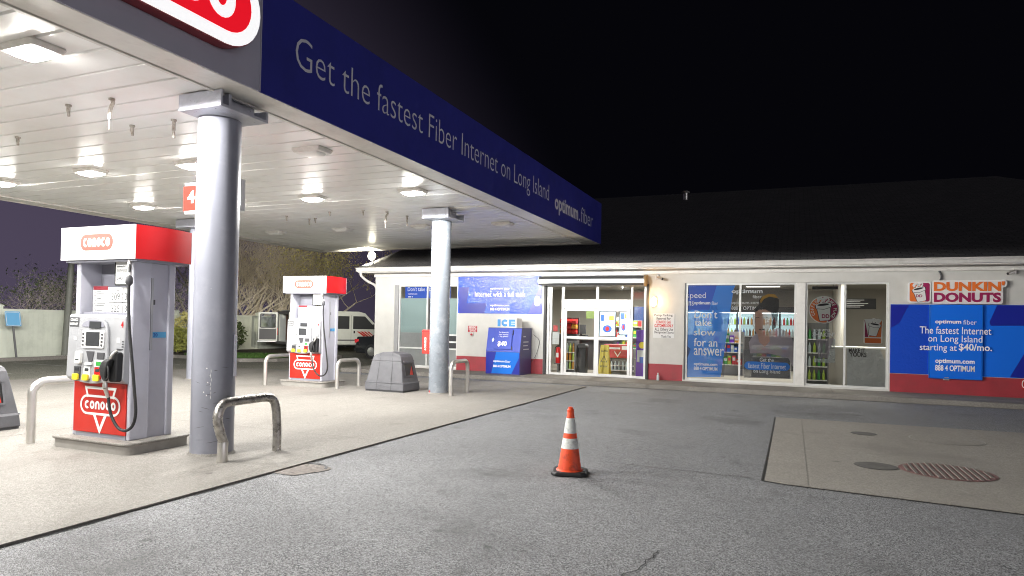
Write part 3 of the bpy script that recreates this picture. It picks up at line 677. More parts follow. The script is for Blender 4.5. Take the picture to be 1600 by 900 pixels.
def dispenser():
    t = thing('fuel_pump', '', 'fuel pump', (-7.62, 5.79, .157), 0, 'red and white fuel pumps')
    H = 2.12
    for bx in ((-DW, -DW+.075, -DD, DD), (DW-.06, DW, -DD, -DD+.24), (DW-.05, DW, DD-.09, DD)):
        m = MB(); m.box(*bx, 0, H); m.build('post', 'pump_grey', t, bevel=.014)
    m = MB(); m.box(-DW+.08, DW-.055, -DD+.04, DD-.04, 0, 1.50)
    m.box(-DW+.08, .02, -.02, .02, 1.5, H)
    m.build('cabinet', 'pump_dark', t)
    m = MB(); m.box(DW-.053, DW-.03, -DD+.24, DD-.09, 0, H); m.build('side_panel', 'pump_grey', t)
    m = MB(); m.box(DW-.031, DW-.004, -DD+.245, -DD+.275, 1.05, 1.92); m.build('side_rail', 'pump_silver', t)
    m = MB(); m.box(DW-.03, DW-.015, -.02, .02, 1.60, 1.66); m.build('lock', 'dark_grey', t)
    se = east(DW-.028); m = MB(); m.quad(se, -.06, .19, 1.20, 1.27, .003); m.build('side_sticker', 'sign_blue', t)
    m = MB(); m.text(se, '20', 0.01, .07, 1.215, 1.255, weight=.02, n=.005); m.quad(se, -.045, -.02, 1.215, 1.255, .005); m.build('sticker_text', 'banner_dark', t)
    # header: flat white front, red bowed sides
    hx, hy, z0, z1 = .645, .385, H, 2.515
    side = [(hx+.0+.055*math.sin(PI*i/10), -hy+2*hy*i/10) for i in range(11)]
    plan = side+[(-a, b) for a, b in reversed(side)]
    m = MB(); m.prism(flat(0), [(a*.995, b*.99) for a, b in plan], z0+.004, z1-.004); m.build('header_core', 'pump_grey', t, smooth=30)
    for sgn in (1, -1):
        m = MB(); q = [(sgn*a, b) for a, b in side]; q2 = [(sgn*(a-.012), b) for a, b in side]
        m.prism(flat(0), q+list(reversed(q2)), z0, z1); m.build('header_side', 'red', t, smooth=40)
    m = MB(); m.box(-hx, hx, -hy-.006, -hy+.012, z0, z1); m.build('header_face', 'header_white', t); m = MB(); m.box(-hx, hx, hy-.012, hy+.006, z0, z1); m.build('header_face', 'header_white', t)
    hf = south(-hy-.006)
    m = MB(); m.sheet(hf, capsule(-.01, 2.325, .285, .098), .002); m.build('header_logo', 'logo_red', t)
    m = MB(); conoco_word(m, hf, -.245, .225, 2.272, 2.378, .004); m.build('header_lettering', 'white', t)
    m = MB(); m.box(-.60, .62, -hy+.03, hy-.03, z0-.025, z0+.003); m.build('header_underside', 'pump_dark', t)
    # electronics head
    m = MB()
    prof = [(-DD-.075, .70), (-DD-.085, .72), (-DD-.06, 1.44), (-DD-.045, 1.47), (-DD+.03, 1.47), (-DD+.03, .66), (-DD-.02, .66)]
    xf = Fr((0, 0, 0), (0, 1, 0), (0, 0, 1), (1, 0, 0))
    m.prism(xf, prof, -DW-.015, DW-.03)
    m.build('head', 'pump_silver', t, bevel=.012)
    def hfr(z): return -DD-.085+(.025)*(z-.72)/.72
    hfm = Fr((0, -DD-.085, .72), (1, 0, 0), Vector((0, .025, .72)).normalized(), Vector((0, -.72, .025)).normalized())   # v from z=.72
    con = [(-.31, 0.0), (-.31, .05), (-.27, .55)] + arc(-.06, .60, .21, .13, 165, 15, 10) + [(.17, .55), (.21, .05), (.21, 0.0)]+arc(-.05, .0, .26, .07, 0, -180, 10)[1:-1]
    hb_ = hfm; hfm = Fr(Vector((.022, 0, 0))+hb_.o, hb_.U*1.16, hb_.V, hb_.N)
    m = MB(); m.prism(hfm, con, .0, .035); con_o = m.build('console', 'pump_silver', t, smooth=30, bevel=.01)
    def onhead(name, mm, fn, parent=t, **k):
        q = MB(); fn(q); return q.build(name, mm, parent, **k)
    onhead('display_hood', 'pump_dark', lambda q: q.prism(hfm, [(-.20, .60), (.12, .60)]+arc(-.04, .60, .17, .085, 10, 170, 8), .036, .042), con_o)
    onhead('price_display', 'screen', lambda q: q.fbox(hfm, -.09, .08, .585, .665, .043, .048), con_o)
    onhead('screen_bezel', 'paper', lambda q: q.prism(hfm, rrect(-.19, .14, .35, .56, .02, 3), .036, .048), con_o)
    onhead('screen', 'screen', lambda q: q.fbox(hfm, -.125, .075, .375, .54, .049, .053), con_o)
    def btns(q):
        for i in range(4):
            for u in (-.168, .112): q.fbox(hfm, u-.012, u+.012, .375+i*.042, .398+i*.042, .049, .054)
    onhead('soft_key', 'dark_grey', btns, con_o)
    onhead('card_slot', 'white', lambda q: q.prism(hfm, rrect(-.25, -.17, .16, .30, .015, 3), .036, .075), con_o, bevel=.006)
    onhead('card_slit', 'black', lambda q: q.fbox(hfm, -.235, -.185, .2, .212, .076, .079), con_o)
    onhead('receipt_door', 'dark_grey', lambda q: q.prism(hfm, [(-.12, .31), (.0, .31), (-.02, .20), (-.07, .17)], .036, .042), con_o)
    onhead('receipt_tray', 'white', lambda q: q.fbox(hfm, -.11, -.02, .15, .18, .036, .06), con_o)
    onhead('keypad', 'dark_grey', lambda q: q.fbox(hfm, .05, .15, .225, .30, .036, .046), con_o)
    onhead('contactless_reader', 'paper', lambda q: q.fbox(hfm, .02, .155, .13, .21, .036, .05), con_o)
    onhead('reader_icon', 'goods_green', lambda q: q.fbox(hfm, .05, .12, .145, .195, .051, .054), con_o)
    for u, mm in ((-.235, 'dark_grey'), (-.085, 'white'), (.075, 'red')):
        onhead('grade_panel', mm, lambda q: q.fbox(hfm, u-.045, u+.045, -.01, .125, .036, .05), con_o)
        onhead('grade_window', 'screen', lambda q: q.fbox(hfm, u-.028, u+.028, .075, .11, .051, .054), con_o)
        onhead('grade_button', 'yellow', lambda q: q.prism(hfm, rrect(u-.042, u+.042, -.035, .04, .015, 3), .051, .075), con_o, bevel=.006)
    hfm = hb_
    onhead('notice_sticker', 'dark_grey', lambda q: q.quad(hfm, -.495, -.33, .60, .71, .004))
    def stk(q):
        q.text(hfm, 'CONOCO', -.48, -.345, .665, .695, weight=.03, n=.007); q.text(hfm, 'DEBIT/FLEET', -.48, -.345, .615, .645, weight=.03, n=.007)
    onhead('sticker_text', 'white', stk)
    onhead('white_sticker', 'paper', lambda q: (q.quad(hfm, .345, .395, .42, .48, .003), q.quad(hfm, -.40, -.355, .44, .475, .003)))
    onhead('pump_number', 'red', lambda q: q.text(hfm, '4', .40, .44, .60, .675, weight=.03, n=.004))
    onhead('vent', 'dark_grey', lambda q: (q.quad(hfm, .35, .435, .335, .355, .003), [q.quad(hfm, .43, .46, .34+i*.03, .355+i*.03, .003) for i in range(4)]))
    # nozzle boot and nozzle
    onhead('nozzle_boot', 'black', lambda q: q.prism(hfm, rrect(.335, .465, -.03, .315, .03, 4), .0, .075), bevel=.012)
    nz = MB()
    o = lambda u, v, n: hfm(u+.055, v, n)
    nz.loft([[o(u, v, n) for u, v, n in ((cu-w, cv_-.0, .08), (cu+w, cv_, .08), (cu+w, cv_, .08+d), (cu-w, cv_, .08+d))] for cu, cv_, w, d in ((.27, -.02, .022, .04), (.265, .05, .045, .06), (.27, .13, .06, .07), (.30, .20, .055, .07), (.335, .235, .035, .055))])
    nz_o = nz.build('nozzle', 'rubber', t, smooth=50, bevel=.012)
    q = MB(); q.tube(spline([o(.335, .215, .11), o(.36, .26, .115), o(.375, .30, .10), o(.38, .33, .06)]), .016, 8); q.build('spout', 'steel', nz_o, smooth=50)
    q = MB(); q.tube(spline([o(.33, .17, .13), o(.355, .10, .135), o(.35, .03, .125), o(.29, .0, .11)]), .011, 6); q.build('lever', 'rubber', nz_o, smooth=50)
    q = MB(); q.lathe([(.026, 0), (.028, .03), (.022, .07)], o(.27, -.10, .10), 12); q.build('swivel', 'steel', nz_o, smooth=50)
    # hose
    P = [wp(px, py, 'y', 5.37 if i else 5.45)-np.array([-7.62, 5.79, .157]) for i, (px, py) in enumerate([(203, 408), (202, 430), (201, 470), (202, 510), (206, 560), (210, 610), (212, 645), (207, 665), (196, 673), (184, 668), (174, 650), (170, 630), (169, 617)])]
    P.append(np.array(o(.27, -.10, .10)))
    m = MB(); m.tube(spline(P, 6), .017, 8); hs = m.build('hose', 'rubber', t, smooth=60)
    a = Vector(P[0]); b_ = Vector(P[1])
    m = MB(); m.tube([a+Vector((0, 0, .05)), a, b_, b_+Vector((0, 0, -.06))], [.018, .022, .024, .022], 10); m.build('hose_sleeve', 'steel', hs, smooth=40)
    m = MB(); m.tube([b_+Vector((0, 0, -.0)), b_+Vector((0, 0, -.03)), b_+Vector((0, 0, -.09)), b_+Vector((0, 0, -.12))], [.02, .04, .04, .02], 12); m.build('breakaway', 'dark_grey', hs, smooth=40)
    m = MB(); m.tube([Vector(P[-2])+Vector((0, 0, -.02)), Vector(P[-1])], .023, 10); m.build('hose_coupling', 'steel', hs, smooth=40)
    # red kick panel and its logo
    pf = south(-DD-.012)
    m = MB(); m.box(-DW+.04, DW-.055, -DD-.012, -DD+.035, .055, .655); m.build('lower_panel', 'panel_red', t)
    m = MB(); m.box(-DW+.08, DW-.06, -DD-.002, -DD+.03, 0, .05); m.build('kick_strip', 'pump_dark', t)
    m = MB(); w = .032
    cu = .0
    m.ribbon(pf, [(cu-.205, .475), (cu-.245, .59), (cu+.265, .59), (cu+.225, .475)], w, .003)
    m.ribbon(pf, [(cu-.095, .285), (cu+.01, .085), (cu+.115, .285)], w*1.25, .0032)
    m.ribbon(pf, capsule(cu+.01, .385, .335, .105), w*.85, .0045, closed=True)
    m.sheet(pf, [], .003) if False else None
    conoco_word(m, pf, cu-.265, cu+.285, .335, .435, .0045)
    m.build('panel_logo', 'white', t)
    # price cards, poster
    cf = south(-DD+.10)
    m = MB(); m.box(-.06, .445, -DD+.10, -DD+.11, 1.475, 1.80); m.build('price_card', 'paper', t)
    m = MB()
    def price(a, b, v): 
        m.text(cf, a, -.03+.235*b+.03, .165+.235*b-.02, v+.005, v+.085, weight=-.004, n=.003)
    price('309', 0, 1.645); price('359', 1, 1.645); price('325', 0, 1.50); price('375', 1, 1.50)
    m.text(cf, 'REGULAR', 0, .13, 1.755, 1.775, n=.003); m.text(cf, 'PLUS', .28, .37, 1.755, 1.775, n=.003)
    m.quad(cf, .195, .202, 1.49, 1.79, .003); m.quad(cf, -.05, .44, 1.618, 1.624, .003)
    for b in (0, 1): m.text(cf, '9', .17+.235*b, .19+.235*b, 1.70, 1.73, n=.003); m.text(cf, '10', .168+.235*b, .193+.235*b, 1.655, 1.685, n=.003)
    m.build('price_digits', 'black', t)
    m = MB(); m.box(-.335, -.07, -DD+.105, -DD+.113, 1.475, 1.80); m.build('info_card', 'paper', t)
    m = MB(); m.quad(south(-DD+.105), -.33, -.065, 1.77, 1.815, .003); m.build('info_band', 'maroon', t)
    m = MB(); cf2 = south(-DD+.105)
    for i in range(9): m.quad(cf2, -.27, -.27+rnd.uniform(.08, .16), 1.75-i*.029, 1.757-i*.029, .003)
    for i in range(4): m.ribbon(cf2, ell(-.30, 1.72-i*.066, .02, .02, 12), .006, .003, closed=True)
    m.build('info_print', 'dark_grey', t)
    m = MB(); m.prism(south(-DD+.05), rrect(.14, .455, 1.815, 2.115, .025, 4), 0, .02); m.build('poster_frame', 'black', t)
    m = MB(); m.prism(south(-DD+.05), rrect(.165, .435, 1.835, 2.098, .012, 3), .021, .025); po = m.build('poster', 'paper', t)
    pf2 = south(-DD+.025); m = MB()
    m.text(pf2, 'optimum', .185, .28, 2.03, 2.055, weight=.03, n=.003); m.text(pf2, 'fiber', .285, .33, 2.035, 2.057, n=.003)
    m.text(pf2, 'Get fastest fiber', .185, .39, 1.995, 2.013, n=.003); m.text(pf2, 'Internet on Long', .185, .38, 1.97, 1.988, n=.003); m.text(pf2, 'Island for', .185, .30, 1.945, 1.963, n=.003)
    m.text(pf2, '$40', .185, .29, 1.875, 1.93, weight=.01, n=.003); m.text(pf2, '888 4 OPTIMUM', .18, .33, 1.845, 1.855, n=.003)
    m.build('poster_print', 'dark_grey', po)
    return t
p1 = dispenser()
p1['label'] = 'nearest red and white fuel pump, left of the thick column'
p2 = copy_tree(p1); p2.location = (-10.86, 13.30, .157); p2['label'] = 'far red and white fuel pump standing between two steel hoops, van behind'

# ================================================================== STEEL HOOPS
def hoop(pa, pb, h, label, m_='steel', r=.05, bent=False):
    a, b = Vector((*pa, .022)), Vector((*pb, .022)); d = (b-a).normalized(); L = (b-a).length; rc = .17
    t = thing('guard_hoop', label, 'guard hoop', a, 0, 'bent steel pipe hoops guarding the islands')
    up = Vector((0, 0, 1)); pts = [Vector((0, 0, -.02))]
    if bent:
        side = Vector((d.y, -d.x, 0))
        pts += [up*.12, up*.2+d*.01, up*.24-d*.005, up*.36-d*.05, up*.46-d*.075, up*(h-.12)-d*.07, up*(h-.035)-d*.02, up*(h-.005)+d*.08]
        pts += [up*h+d*(L*.55), up*(h)+d*(L-.2), up*(h-.03)+d*(L-.09), up*(h-.12)+d*(L-.035), up*(h-.3)+d*(L-.01), up*.2+d*L, d*L-up*.02]
        pts = spline(pts, 5)
    else:
        pts += [up*(h-rc)] + [up*(h-rc+rc*math.sin(x))+d*(rc-rc*math.cos(x)) for x in [PI/2*i/8 for i in range(1, 9)]]
        pts += [up*(h-rc+rc*math.cos(x))+d*(L-rc+rc*math.sin(x)) for x in [PI/2*i/8 for i in range(0, 9)]] + [d*L-up*.02]
    m = MB(); m.tube(pts, r, 14); m.build('pipe', m_, t, smooth=60)
    if bent:
        m = MB(); m.lathe([(r+.001, 0), (r+.004, .02), (r+.004, .21), (r-.003, .235)], (0, 0, 0), 14, cap=False); m.build('sleeve', 'steel', t, smooth=50)
    return t
hoop((-5.80, 5.62), (-5.76, 6.42), .66, 'dented dark scuffed hoop in front of the nearest column', 'steel_scuffed', .052, True)
hoop((-8.67, 5.36), (-8.60, 6.2), .76, 'bright steel hoop between the near waste bin and the nearest pump', r=.05)
hoop((-11.82, 12.72), (-11.80, 13.75), .70, 'pale steel hoop left of the far fuel pump', r=.045)
hoop((-9.83, 12.90), (-9.83, 13.75), .66, 'pale steel hoop between the far pump and the waste bin', r=.045)
hoop((-6.89, 13.02), (-6.91, 13.86), .74, 'pale steel hoop right of the pale column, before the shop', r=.045)

# ================================================================== WASTE BINS
def waste_bin():
    t = thing('waste_bin', '', 'waste bin', (0, 0, .022), 0, 'grey moulded forecourt waste bins')
    W, D = .52, .37
    def yz(z): return D-.11*(z/.75)**1.3
    def pt(u, z, s): return (u, s*yz(min(z, .80)), z)
    prof = [(-W, 0.03), (-W+.005, .19), (-W+.025, .22), (-W+.125, .70), (-W+.15, .78), (-W+.22, .84), (-.12, .895), (.12, .90), (W-.2, .855), (W-.145, .80), (W-.12, .70), (W-.03, .22), (W-.008, .19), (W, .03)]
    m = MB(); k = len(prof); m.add([pt(u, z, -1) for u, z in prof]+[pt(u, z, 1) for u, z in prof], [tuple(range(k)), tuple(range(2*k-1, k-1, -1))]+[(i, (i+1) % k, k+(i+1) % k, k+i) for i in range(k)])
    m.build('body', 'bin_grey', t, bevel=.018, bseg=3)
    m = MB(); m.box(-W+.02, W-.02, -D+.02, D-.02, 0, .031); m.build('base', 'dark_grey', t)
    for u in (-.20, .19):
        us = u*.86
        pl = [(u, .04), (u, .20), (u-(u-us)*.2, .23), (us, .70), (us*.97, .80), (us*.95, .885)]
        for s in (-1, 1):
            m = MB()
            for (a, z), (b, z2) in zip(pl, pl[1:]):
                y1, y2 = yz(min(z, .8))+.004, yz(min(z2, .8))+.004
                m.add([(a-.007, s*y1, z), (a+.007, s*y1, z), (b+.007, s*y2, z2), (b-.007, s*y2, z2)], [(0, 1, 2, 3)])
            m.build('seam', 'dark_grey', t)
    m = MB()
    for z, hw in ((.205, W-.006), (.705, W-.115)):
        for s in (-1, 1): m.box(-hw, hw, s*yz(z)-.006 if s > 0 else -yz(z)-.008, s*yz(z)+.008 if s > 0 else -yz(z)+.006, z-.008, z+.008)
    m.build('rib', 'bin_grey', t, bevel=.004)
    for s in (1, -1):
        ef = Fr((s*(W-.012), 0, .19), (0, s, 0), Vector((-s*.112, 0, .51)).normalized(), Vector((s*.51, 0, .112)).normalized())
        m = MB(); m.ribbon(ef, rrect(-.20, .17, .17, .47, .02, 3), .03, .012, closed=True); m.prism(ef, rrect(-.21, .18, .475, .52, .01, 2), 0, .03); f_o = m.build('opening_frame', 'bin_grey', t)
        m = MB(); m.sheet(ef, rrect(-.19, .16, .18, .46, .02, 3), .006); m.build('opening', 'black', f_o)
        m = MB(); m.sheet(ef, [(-.02, .20), (.13, .19), (.11, .40)], .009); m.build('flap', 'panel_red', f_o)
    return t
b1 = waste_bin(); b1['label'] = 'grey waste bin left of the pale column, between it and a hoop'; b1.location = (-8.58, 13.32, .022)
b2 = copy_tree(b1); b2['label'] = 'grey waste bin cut by the left edge of the photo'; b2.location = (-10.42, 5.62, .022)

# ================================================================== TRAFFIC CONE
tcn = thing('traffic_cone', 'orange traffic cone with two white bands and black base on the asphalt', 'traffic cone', (-2.22, 6.98, .003), R_(14))
m = MB(); b = .19
def oct_(s, c): return [(s, -s+c), (s, s-c), (s-c, s), (-s+c, s), (-s, s-c), (-s, -s+c), (-s+c, -s), (s-c, -s)]
m.loft([[(a, b_, z) for a, b_ in oct_(s, .05)] for s, z in ((.178, 0), (.19, .006), (.19, .028), (.172, .04))]); m.build('base', 'rubber', tcn, bevel=.004)
def cr(z): return .128-(.128-.034)*(z-.04)/.63
def cone_seg(name, z0, z1, mm, d=0.0):
    m = MB(); n_ = 6
    m.lathe([(cr(z0+(z1-z0)*i/n_)+d, z0+(z1-z0)*i/n_) for i in range(n_+1)], (0, 0, 0), 32, cap=True); return m.build(name, mm, tcn, smooth=40)
cone_seg('cone_body', .038, .665, 'cone_orange')
m = MB(); m.lathe([(.15, .038), (.145, .046), (.128, .052)], (0, 0, 0), 32, False); m.build('skirt', 'cone_orange', tcn, smooth=60)
m = MB(); m.lathe([(.036, .662), (.037, .69), (.026, .698), (.026, .715), (.015, .72)], (0, 0, 0), 24); m.build('tip', 'cone_orange', tcn, smooth=40)
cone_seg('reflective_band', .275, .385, 'cone_white', .0025); cone_seg('reflective_band', .44, .60, 'cone_white', .0025)

# ================================================================== GROUND COVERS
def cover(x, y, r, name, mm, label, ribs=False, ring=None):
    t = thing(name, label, 'manhole cover', (x, y, .0125), 0, 'round covers let into the concrete pad')
    m = MB(); m.prism(flat(0), ell(0, 0, r, r, 40), 0, .006); m.build('lid', mm, t)
    m = MB(); m.ribbon(flat(0), ell(0, 0, r+.008, r+.008, 40), .014, .004, closed=True); m.build('rim', ring or mm, t)
    if ribs:
        m = MB(); n_ = 7
        for i in range(-n_, n_+1):
            for q in range(-n_, n_+1):
                u, v = i*r/n_, q*r/n_
                if u*u+v*v < (r*.93)**2: m.box(u-r*.034, u+r*.034, v-r*.068, v+r*.068, .006, .014)
        m.build('tread_grate', 'manhole_grey' if mm == 'manhole_grey' else 'pothole', t)
    return t
cover(1.03, 11.80, .17, 'manhole_cover', 'manhole_grey', 'small dark cover at the back of the concrete pad')
cover(.92, 9.03, .22, 'manhole_cover', 'manhole_grey', 'small dark cover left of the big reddish cover')
cover(2.12, 11.75, .47, 'manhole_cover', 'pad_concrete', 'large pale worn cover at the back of the pad', ring='manhole_rim')
cover(1.64, 9.05, .47, 'manhole_cover', 'manhole_red', 'large reddish cover with ribbed tread on the concrete pad', ribs=True)

# ================================================================== SHOP
shop = thing('shop_building', 'long low cream shop with red base band, white eaves and dark shingle roof', 'building', (-2, FY, 0))
def sp(): return MB(shop.location)
X0, X1 = -13.13, 10.5; ZW = 3.32
wx0, wx1, wz0, wz1 = -12.36, -9.98, .16, 2.86      # left window opening
dx0, dx1, dz1 = -6.95, -3.87, 2.84                 # door opening
rx0, rx1, rz0, rz1 = -2.83, 2.21, .16, 2.87        # right window opening
m = sp(); y0, y1 = FY, FY+.24
for a, b in ((X0, wx0), (wx1, dx0), (dx1, rx0), (rx1, X1)): m.box(a, b, y0, y1, .05, ZW)
m.box(wx0, wx1, y0, y1, wz1, ZW); m.box(dx0, dx1, y0, y1, dz1, ZW); m.box(rx0, rx1, y0, y1, rz1, ZW)
m.box(wx0, wx1, y0, y1, .05, wz0); m.box(rx0, rx1, y0, y1, .05, rz0)
m.box(X0, X0+.24, y1, 33, .05, ZW); m.box(X1-.24, X1, y1, 33, .05, ZW); m.box(X0, X1, 33, 33.2, .05, ZW)
m.build('wall', 'wall_cream', shop)
for a, b in ((wx1+.001, dx0-.08), (dx1+.03, rx0-.03), (rx1+.03, X1)): m = sp(); m.box(a, b, FY-.008, FY-.0005, .12, .575); m.build('base_band', 'band_red', shop)
m = sp(); m.box(X0-.02, X1, FY-.05, FY-.001, 3.13, 3.30); m.box(X0-.02, X1, FY-.062, FY-.051, 3.13, 3.16); m.build('frieze_board', 'trim_white', shop, bevel=.006)
EV, EZ, SL = 18.74, 3.41, .33
m = sp()
gp_ = [(EV, EZ-.01), (EV-.10, EZ), (EV-.115, EZ-.03), (EV-.085, EZ-.07), (EV-.07, EZ-.13), (EV, EZ-.14)]
m.prism(Fr((0, 0, 0), (0, 1, 0), (0, 0, 1), (1, 0, 0)), gp_, X0-.42, X1+.3)
m.build('gutter', 'trim_white', shop)
m = sp(); m.box(X0-.40, X1+.3, EV+.001, FY-.063, EZ-.16, EZ-.14); m.box(X0-.40, X0-.36, EV, 26, EZ-.16, EZ+.02); m.box(X0-.36, X0-.001, FY-.06, 26, EZ-.16, EZ-.14); m.build('eave_soffit', 'trim_white', shop)
RY = 33.0; RZ = EZ+SL*(RY-EV)
m = sp(); XA, XB, XR = X0-.42, 12.5, 7.6
m.add([(XA, EV-.03, EZ+.012), (XB, EV-.03, EZ+.012), (XR, RY, RZ), (XA, RY, RZ), (XA, RY+14, EZ), (XB, RY+14, EZ)], [(0, 1, 2, 3), (3, 2, 5, 4), (1, 5, 2)])
m.build('roof', 'shingle', shop)
m = sp(); m.add([(X0, FY, ZW), (X0, RY, ZW), (X0, RY, RZ-.15), (X0, FY, EZ+.12)], [(0, 1, 2, 3)]); m.build('gable', 'wall_cream', shop)
m = sp(); v_ = (-4.6, 31.0, EZ+SL*(31-EV)); m.lathe([(.10, -.1), (.10, .28)], v_, 12); m.lathe([(.18, .28), (.20, .33), (.06, .42)], v_, 12); m.build('roof_vent', 'steel', shop, smooth=40)
m = sp(); dpx = -13.0
m.tube(spline([(X0-.26, EV-.02, EZ-.13), (X0-.26, EV, EZ-.26), (X0-.2, EV+.25, EZ-.42), (X0-.06, FY+.10, EZ-.58), (X0-.05, FY+.16, EZ-.9)], 6)+[(X0-.05, FY+.16, .1)], .045, 8)
m.build('downspout', 'trim_white', shop, smooth=50)
m = sp()
m.box(X0+.24, X1-.24, FY+.24, 33, .02, .125); m.build('interior_floor', 'inside_floor', shop)
m = sp(); m.box(X0+.24, X1-.24, FY+.24, 27.2, 3.12, 3.2); m.build('interior_ceiling', 'inside_wall', shop)
m = sp(); m.box(X0+.24, X1-.24, 27.0, 27.2, .125, 3.12); m.box(1.3, 1.4, 22.2, 27, .125, 3.12); m.build('interior_wall', 'inside_wall', shop)
for xx, yy in ((-9.5, 22), (-5.6, 21.6), (-5.0, 24.2), (-1.5, 22.5), (-1.0, 25), (.6, 23.2), (3.2, 21.8)):
    t_ = sp(); t_.box(xx-.55, xx+.55, yy-.18, yy+.18, 3.10, 3.119); t_.build('ceiling_panel', 'panel_light', shop)
for i, (xx, yy, ww) in enumerate(((-9.5, 22, 25), (-5.9, 21.6, 150), (-5.6, 24.2, 150), (-1.5, 22.6, 105), (.9, 21.6, 90), (2.6, 22.0, 95))):
    lamp('ceiling_lamp', shop, Vector((xx, yy, 3.05))-shop.location, 'AREA', ww, (1.0, .96, .86), shape='RECTANGLE', size=1.1, size_y=.4)

# ---- left window
lw = sp(); F = .05
def bars(m, x0, x1, z0, z1, vs=(), hs=(), w=.05, ya=FY+.06, yb=FY+.13):
    m.box(x0, x0+w, ya, yb, z0, z1); m.box(x1-w, x1, ya, yb, z0, z1)
    m.box(x0+w, x1-w, ya, yb, z1-w, z1); m.box(x0+w, x1-w, ya, yb, z0, z0+w)
    for v in vs: m.box(v-w/2, v+w/2, ya-.003, yb+.003, z0+w, z1-w)
    for a, b, h in hs: m.box(a, b, ya+.002, yb-.002, h-w/2, h+w/2)
win = MB(shop.location); bars(win, wx0+.14, wx1-.001, wz0, wz1, (-11.13, -10.75), ((-12.17, -11.155, .77), (-10.72, -10.03, .77), (-10.72, -10.03, 1.23), (-10.72, -10.03, 1.0)))
w_o = win.build('window', 'alu_frame', shop)
m = sp(); m.box(wx0+.001, wx0+.139, FY+.02, FY+.13, wz0, wz1); m.build('window_jamb', 'window_panel', w_o)
m = sp(); m.add([(wx0+.16, FY+.10, wz0+.04), (wx1-.04, FY+.10, wz0+.04), (wx1-.04, FY+.10, wz1-.04), (wx0+.16, FY+.10, wz1-.04)], [(0, 1, 2, 3)]); m.build('pane', 'glass', w_o)
f = south(FY+.115)
m = sp(); m.quad(f, wx0+.19, -11.155, 1.28, 2.42, 0); m.quad(f, -10.725, wx1-.04, 1.255, 2.42, 0); m.build('frosted_film', 'frost', w_o)
m = sp(); m.quad(f, wx0+.19, -11.155, .79, 1.278, .0); m.quad(f, wx0+.19, -11.155, wz0+.05, .745, .0); m.quad(f, -10.725, wx1-.05, wz0+.05, .745, 0); m.quad(f, -11.10, -10.78, wz0+.05, 1.2, 0); m.build('lower_panel', 'window_panel', w_o)
m = sp(); m.quad(f, -10.72, wx1-.05, 1.03, 1.20, 0); m.quad(f, -10.72, wx1-.05, .80, .97, 0); m.build('dark_panel', 'inside_dark', w_o)
m = sp(); m.quad(f, -12.02, -11.155, 2.425, 2.80, 0); m.quad(f, -11.1, -10.3, 2.425, 2.80, 0); m.build('window_film', 'film_deep', w_o)
m = sp(); m.text(f, "Don't take slow for an", -11.92, -10.5, 2.66, 2.80, n=.006, weight=-.005); m.text(f, 'optimum.com', -11.90, -11.55, 2.54, 2.585, weight=.03, n=.006); m.text(f, '888 4', -11.90, -11.72, 2.45, 2.49, weight=.03, n=.006); m.build('film_lettering', 'film_white', w_o)
m = sp(); m.quad(f, -11.10, -10.78, 1.22, 2.42, 0); m.build('dark_film', 'inside_dark', w_o)
m = sp(); vf = Fr((-11.0, FY+.115, 2.30), (0, 0, -1), (1, 0, 0), (0, -1, 0)); m.text(vf, 'CONVENIENCE', 0, .95, 0, .07, weight=.03, n=.006); m.build('film_lettering', 'film_white', w_o)

# ---- right window bank
win = MB(shop.location)
bars(win, rx0+.03, .06, rz0, rz1, (-1.35,)); bars(win, .28, rx1-.001, rz0, rz1, (1.22,))
w2 = win.build('window', 'alu_frame', shop)
m = sp(); m.box(.061, .279, FY+.02, FY+.16, rz0, rz1); m.build('mullion', 'trim_white', w2)
m = sp(); m.box(rx0+.001, rx0+.029, FY+.03, FY+.13, rz0, rz1); m.build('window_jamb', 'alu_dark', w2)
for a, b in ((rx0+.07, -1.38), (-1.32, .02), (.32, 1.19), (1.25, rx1-.05)):
    m = sp(); m.add([(a, FY+.09, rz0+.04), (b, FY+.09, rz0+.04), (b, FY+.09, rz1-.04), (a, FY+.09, rz1-.04)], [(0, 1, 2, 3)]); m.build('pane', 'glass', w2)
f = south(FY+.11)
def Q(px, py, y=FY): p = wp(px, py, 'y', y); return (p[0], p[2])
def pixpoly(*pts, y=FY+.11): return [Q(a, b, y) for a, b in pts]
# first pane: blue print, diagonal right edge
m = sp(); m.sheet(f, pixpoly((1073, 446), (1149, 446), (1146, 452), (1126, 589), (1073, 589)), 0); m.build('window_print', 'film_blue', w2)
m = sp(); m.sheet(f, pixpoly((1149.5, 446), (1153.5, 446), (1153.5, 462), (1140, 510), (1131, 589), (1126.5, 589), (1146.5, 452)), 0); m.sheet(f, pixpoly((1073, 540), (1079, 545), (1077, 553), (1073, 560)), .003); m.build('window_print', 'film_dark', w2)
m = sp(); m.sheet(f, pixpoly((1073, 446), (1120, 446), (1108, 484), (1073, 484)), .002); m.build('window_print', 'film_deep', w2)
m = sp()
def ptext(t, x0, x1, yb, yt, w=0.0, n=.005, y=FY+.11, mm=None):
    (u0, v0), (u1, v1) = Q(x0, yb, y), Q(x1, yt, y); (mm or m).text(south(y), t, u0, u1, v0, v1, weight=w, n=n)
ptext('speed', 1073, 1103, 468.5, 457); ptext('ns', 1076, 1084, 477.5, 471)
ptext('optimum', 1084, 1110, 477, 471, .03); ptext('fiber', 1112, 1122, 476.5, 471)
ptext("Don't", 1085, 1121, 497, 485, .008); ptext('take', 1085, 1112, 509, 499, .008); ptext('slow', 1084, 1118, 524, 514, .008); ptext('for an', 1084, 1121, 541, 529, .008); ptext('answer', 1084, 1131, 555, 545, .008)
ptext('optimum.com', 1084, 1121, 572, 567.5, .03); ptext('888 4 OPTIMUM', 1084, 1121, 578, 574, .03)
m.build('print_lettering', 'film_white', w2)
